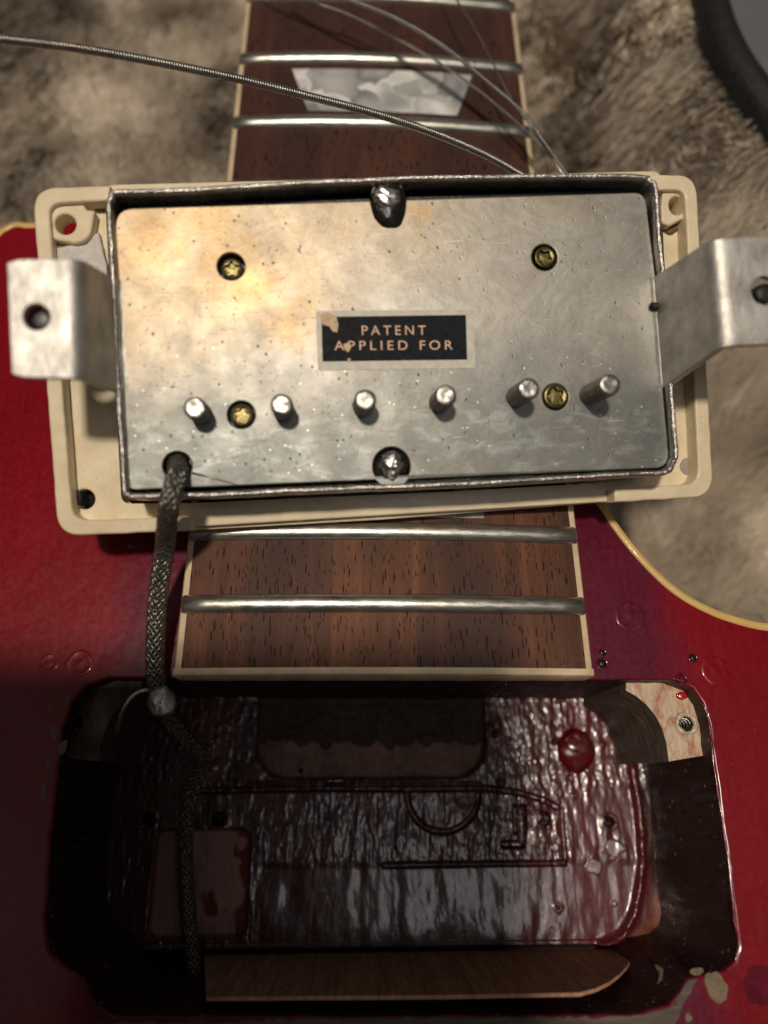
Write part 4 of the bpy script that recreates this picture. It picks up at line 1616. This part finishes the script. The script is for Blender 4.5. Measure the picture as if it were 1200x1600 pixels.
# ================================================================== STRINGS
def string_obj(name, pts, core, wrap, label, seedname):
    q = smooth_loop([at(*p) for p in pts], 30, False)
    seg_ = np.r_[0, np.cumsum(np.linalg.norm(np.diff(q, axis=0), axis=1))]
    org = q[0].copy()
    e = empty(name, org, None, label, 'guitar string', 'cut guitar strings over the neck')
    step = .5
    s_ = np.arange(0, seg_[-1], step)
    qq = np.stack([np.interp(s_, seg_, q[:, k]) for k in range(3)], 1) - org
    Vt, Ft = tube(qq, core, 10)
    mesh('core_wire', Vt, Ft, M_STRING, e)
    if wrap:
        dd = wrap * 2 * 1.02
        per = 9
        s2 = np.arange(0, seg_[-1], dd / per)
        c2 = np.stack([np.interp(s2, s_, qq[:, k]) for k in range(3)], 1)
        T_, N_, B_ = frames(c2)
        th = 2 * math.pi * s2 / dd
        hp = c2 + (core + wrap * .8) * (np.cos(th)[:, None] * N_ + np.sin(th)[:, None] * B_)
        # a helix: sweep a small square section
        rN = (np.cos(th)[:, None] * N_ + np.sin(th)[:, None] * B_)
        secs = [(0, wrap), (wrap * .95, .35 * wrap), (wrap * 0, -wrap), (-wrap * .6, 0)]
        Vv = np.stack([hp + rN * wrap * a + T_ * wrap * b for a, b in ((1, 0), (.3, .9), (-.6, 0), (.3, -.9))], 1).reshape(-1, 3)
        n2 = len(hp)
        i0 = np.arange(n2 - 1)[:, None] * 4
        Fs = []
        for j in range(4):
            j2 = (j + 1) % 4
            Fs.append(np.concatenate([i0 + j, i0 + j2, i0 + 4 + j2, i0 + 4 + j], 1))
        mesh('winding', Vv, np.concatenate(Fs), M_STRING, e)
    return e


string_obj('guitar_string', [(-160, 42, 36), (-60, 54, 34), (0, 61, 33), (120, 75, 31), (250, 98, 28.5), (370, 123, 26), (480, 150, 23.5), (580, 176, 21), (670, 205, 18), (750, 238, 15), (805, 268, 12.5), (850, 300, 9), (890, 350, 5)],
           .33, .165, 'thickest wound string crossing from the left edge over the pearl inlay to the pickup', 's')
string_obj('guitar_string', [(440, -60, 12), (500, -22, 12), (548, 0, 12), (600, 20, 11.5), (650, 45, 11), (700, 77, 10.5), (750, 118, 10), (800, 160, 9), (822, 182, 8.5), (850, 222, 8), (881, 266, 7), (910, 310, 5)],
           .20, .09, 'thinner wound string curving from the top middle to the pickup corner, above its plain neighbour', 's')
string_obj('guitar_string', [(400, -40, 7), (470, -3, 7), (535, 19, 7), (600, 50, 7), (670, 88, 7), (730, 128, 7), (790, 176, 7), (835, 218, 7), (878, 264, 6.5), (905, 300, 5)],
           .21, 0, 'plain steel string running lowest of the bunch from top middle to the pickup corner', 's')
string_obj('guitar_string', [(690, -50, 10), (714, 0, 10), (740, 42, 9.6), (765, 88, 9.2), (785, 128, 9), (805, 165, 8.6), (822, 188, 8.3), (850, 228, 7.4), (874, 264, 7.0), (900, 305, 5)],
           .16, 0, 'thin plain string coming down steeply from the top edge near the fretboard side', 's')

# ================================================================== CASE
case = empty('guitar_case', (0, 0, -75), None, 'open hard guitar case with beige brown plush lining and black vinyl rim', 'guitar case')
G1 = Vector((0, 0, 75.0))
rim_px = [(1068, -90), (1088, 0), (1108, 62), (1140, 122), (1200, 195), (1290, 270)]
RW = [at2(*p, -2) for p in rim_px]
RW = [(30, 250), (50, 215)] + [p for p in RW if True] + [(140, 30), (150, -40), (150, -150)]
RW = [(-150, 300), (-40, 290), (10, 270)] + RW[1:]
RWs = smooth_loop(RW, 8, False)
nxf, nyf = 230, 260
fx = np.linspace(-170, 160, nxf); fy = np.linspace(-140, 290, nyf)
FX, FY = np.meshgrid(fx, fy)
# signed distance to the rim curve (positive inside the case)
dm = np.full(FX.shape, 1e9); sg = np.ones(FX.shape)
for a, b in zip(RWs[:-1], RWs[1:]):
    ab = b - a
    t = np.clip(((FX - a[0]) * ab[0] + (FY - a[1]) * ab[1]) / (ab @ ab), 0, 1)
    ddx, ddy = FX - a[0] - t * ab[0], FY - a[1] - t * ab[1]
    d = np.hypot(ddx, ddy)
    cr = ab[0] * ddy - ab[1] * ddx
    better = d < dm
    dm = np.where(better, d, dm); sg = np.where(better, np.where(cr < 0, 1, -1), sg)
SD = dm * sg


def fur_h(x_, y_, sd):
    h = -51 + 44 * (1 - sstep(0, 46, sd)) ** 1.3
    h += 6 * (fbm(x_ * .035, y_ * .035, 3, 5) - .5) + 5 * (fbm(x_ * .11, y_ * .11, 3, 15) - .5)
    # the bout support rises next to the neck on both sides
    h += 14 * sstep(35, 75, y_) * sstep(8, 60, sd)
    h = h + 3 * (1 - sstep(0, 8, sd)) - 2
    return h


FH = fur_h(FX, FY, SD)


def fur_col(x_, y_):
    t1 = fbm(x_ * .045, y_ * .045, 4, 71)[:, None]
    t2 = fbm(x_ * .16 + 9, y_ * .16, 3, 72)[:, None]
    a = np.array([.36, .29, .215]); b = np.array([.68, .58, .455])
    c = np.array([.86, .765, .64])
    k = np.clip((t1 - .32) / .36, 0, 1)
    C_ = a * (1 - k) + b * k
    k2 = np.clip((t2 - .5) / .25, 0, 1) * .5
    return C_ * (1 - k2) + c * k2


okc = SD > -1.5
idx = np.arange(nxf * nyf).reshape(nyf, nxf)
q = np.stack([idx[:-1, :-1], idx[:-1, 1:], idx[1:, 1:], idx[1:, :-1]], -1)
keep = okc[:-1, :-1] & okc[1:, 1:] & okc[:-1, 1:] & okc[1:, :-1]
q = q[keep]
V = np.stack([FX, FY, FH], -1).reshape(-1, 3)
lining = mesh('plush_lining', V, q, M_FUR, case)
colour_attr(lining.data, 'tint', fur_col(V[:, 0], V[:, 1]) * .8)
lining.location = G1
# pile: many curved tufts, joined
NT_ = 130000
px_ = RNG.uniform(-135, 145, NT_ * 2); py_ = RNG.uniform(-60, 235, NT_ * 2)
ixx = np.clip(((px_ - fx[0]) / (fx[1] - fx[0])).astype(int), 0, nxf - 1); iyy = np.clip(((py_ - fy[0]) / (fy[1] - fy[0])).astype(int), 0, nyf - 1)
sdv = SD[iyy, ixx]
m_ = (sdv > .5)
# leave out what the body covers
m_ &= ~((py_ < 15) & (px_ < 30))
m_ &= ~((np.abs(px_) < 20) & (py_ > 20))
def fh_at(x_, y_):
    u = np.clip((x_ - fx[0]) / (fx[1] - fx[0]), 0, nxf - 1.001); w = np.clip((y_ - fy[0]) / (fy[1] - fy[0]), 0, nyf - 1.001)
    i = u.astype(int); j = w.astype(int); fu = u - i; fw_ = w - j
    return (FH[j, i] * (1 - fu) + FH[j, i + 1] * fu) * (1 - fw_) + (FH[j + 1, i] * (1 - fu) + FH[j + 1, i + 1] * fu) * fw_


px_, py_, sdv = px_[m_][:NT_], py_[m_][:NT_], sdv[m_][:NT_]
nT = len(px_)
pz_ = fur_h(px_, py_, sdv)
ang_ = 2 * math.pi * 1.6 * fbm(px_ * .03, py_ * .03, 3, 101) + RNG.normal(0, .45, nT) + 1.2
Lh = RNG.uniform(5, 9, nT) * (.35 + .65 * sstep(0, 12, sdv))
lift = .35 + .5 * fbm(px_ * .12, py_ * .12, 2, 103)
dx, dy = np.cos(ang_), np.sin(ang_)
sx, sy = -dy, dx
Vs = []
for t, wd in ((0, .26), (.35, .25), (.7, .17), (1.0, .03)):
    hx = px_ + dx * Lh * (t * (1 - .15 * t)) * (1 - lift * .5)
    hy = py_ + dy * Lh * (t * (1 - .15 * t)) * (1 - lift * .5)
    hz = fh_at(hx, hy) + .6 + Lh * lift * (t - .38 * t * t)
    Vs.append(np.stack([hx + sx * wd, hy + sy * wd, hz], 1)); Vs.append(np.stack([hx - sx * wd, hy - sy * wd, hz + .12], 1))
Vs = np.stack(Vs, 1).reshape(-1, 3)
b0 = np.arange(nT)[:, None] * 8
Fs = np.concatenate([np.concatenate([b0 + 2 * k, b0 + 2 * k + 1, b0 + 2 * k + 3, b0 + 2 * k + 2], 1) for k in range(3)])
me = bpy.data.meshes.new('plush_pile')
me.vertices.add(len(Vs)); me.vertices.foreach_set('co', Vs.astype(np.float32).ravel())
me.loops.add(len(Fs) * 4); me.loops.foreach_set('vertex_index', Fs.astype(np.int32).ravel())
me.polygons.add(len(Fs)); me.polygons.foreach_set('loop_start', np.arange(len(Fs), dtype=np.int32) * 4)
me.update(calc_edges=True)
pile = link('plush_pile', me, M_FUR, case)
tint = fur_col(px_, py_) * RNG.uniform(.8, 1.2, nT)[:, None]
colour_attr(me, 'tint', np.repeat(tint, 8, 0))
pile.location = G1
tag(pile, kind='stuff')

# black rim of the case: swept section
T2 = np.gradient(RWs, axis=0); T2 /= np.linalg.norm(T2, axis=1)[:, None]
N2 = np.stack([-T2[:, 1], T2[:, 0]], 1)
if True:
    mid_i = len(RWs) // 2
    if (N2[mid_i] @ np.array([1.0, .4])) < 0: N2 = -N2
prof_ = [(-.3, -70), (-.3, -6), (0.2, -1.5), (1.6, .4), (3.4, .9), (5.2, .3), (6.8, -1.5), (7.2, -4), (7.2, -70)]
V = []; F = []
for i in range(len(RWs)):
    for (o_, z_) in prof_:
        p = RWs[i] + N2[i] * o_
        V.append((p[0], p[1], z_))
k_ = len(prof_)
for i in range(len(RWs) - 1):
    for j in range(k_ - 1):
        F.append((i * k_ + j, i * k_ + j + 1, (i + 1) * k_ + j + 1, (i + 1) * k_ + j))
rimo_ = mesh('case_rim', V, F, M_VINYL, case)
rimo_.location = G1

# floor below the case
V = [(-900, -900, -76), (900, -900, -76), (900, 900, -76), (-900, 900, -76)]
fo = mesh('floor', V, [(0, 1, 2, 3)], M_FLOORG, None, False)
tag(fo, kind='structure')

# ================================================================== the phone that takes the picture (just behind the lens, out of frame)
phone = empty('smartphone', CC, RC, 'black smartphone held flat above the guitar, out of frame, shading the lower left', 'smartphone')
shape('phone_body', rounded([(-63, -138), (10.5, -138), (10.5, 12.5), (-63, 12.5)], 9, 8), [], 3.2, 11, M_BLACK, phone, bevel=1.2, res=3)
Vl, Fl = lathe([(7.2, 1.2), (7.2, 3.4), (3, 3.4)], 32)
mesh('lens_ring', [p for p in Vl], [f for f in Fl[:64]], M_SCREW, phone, auto=40)
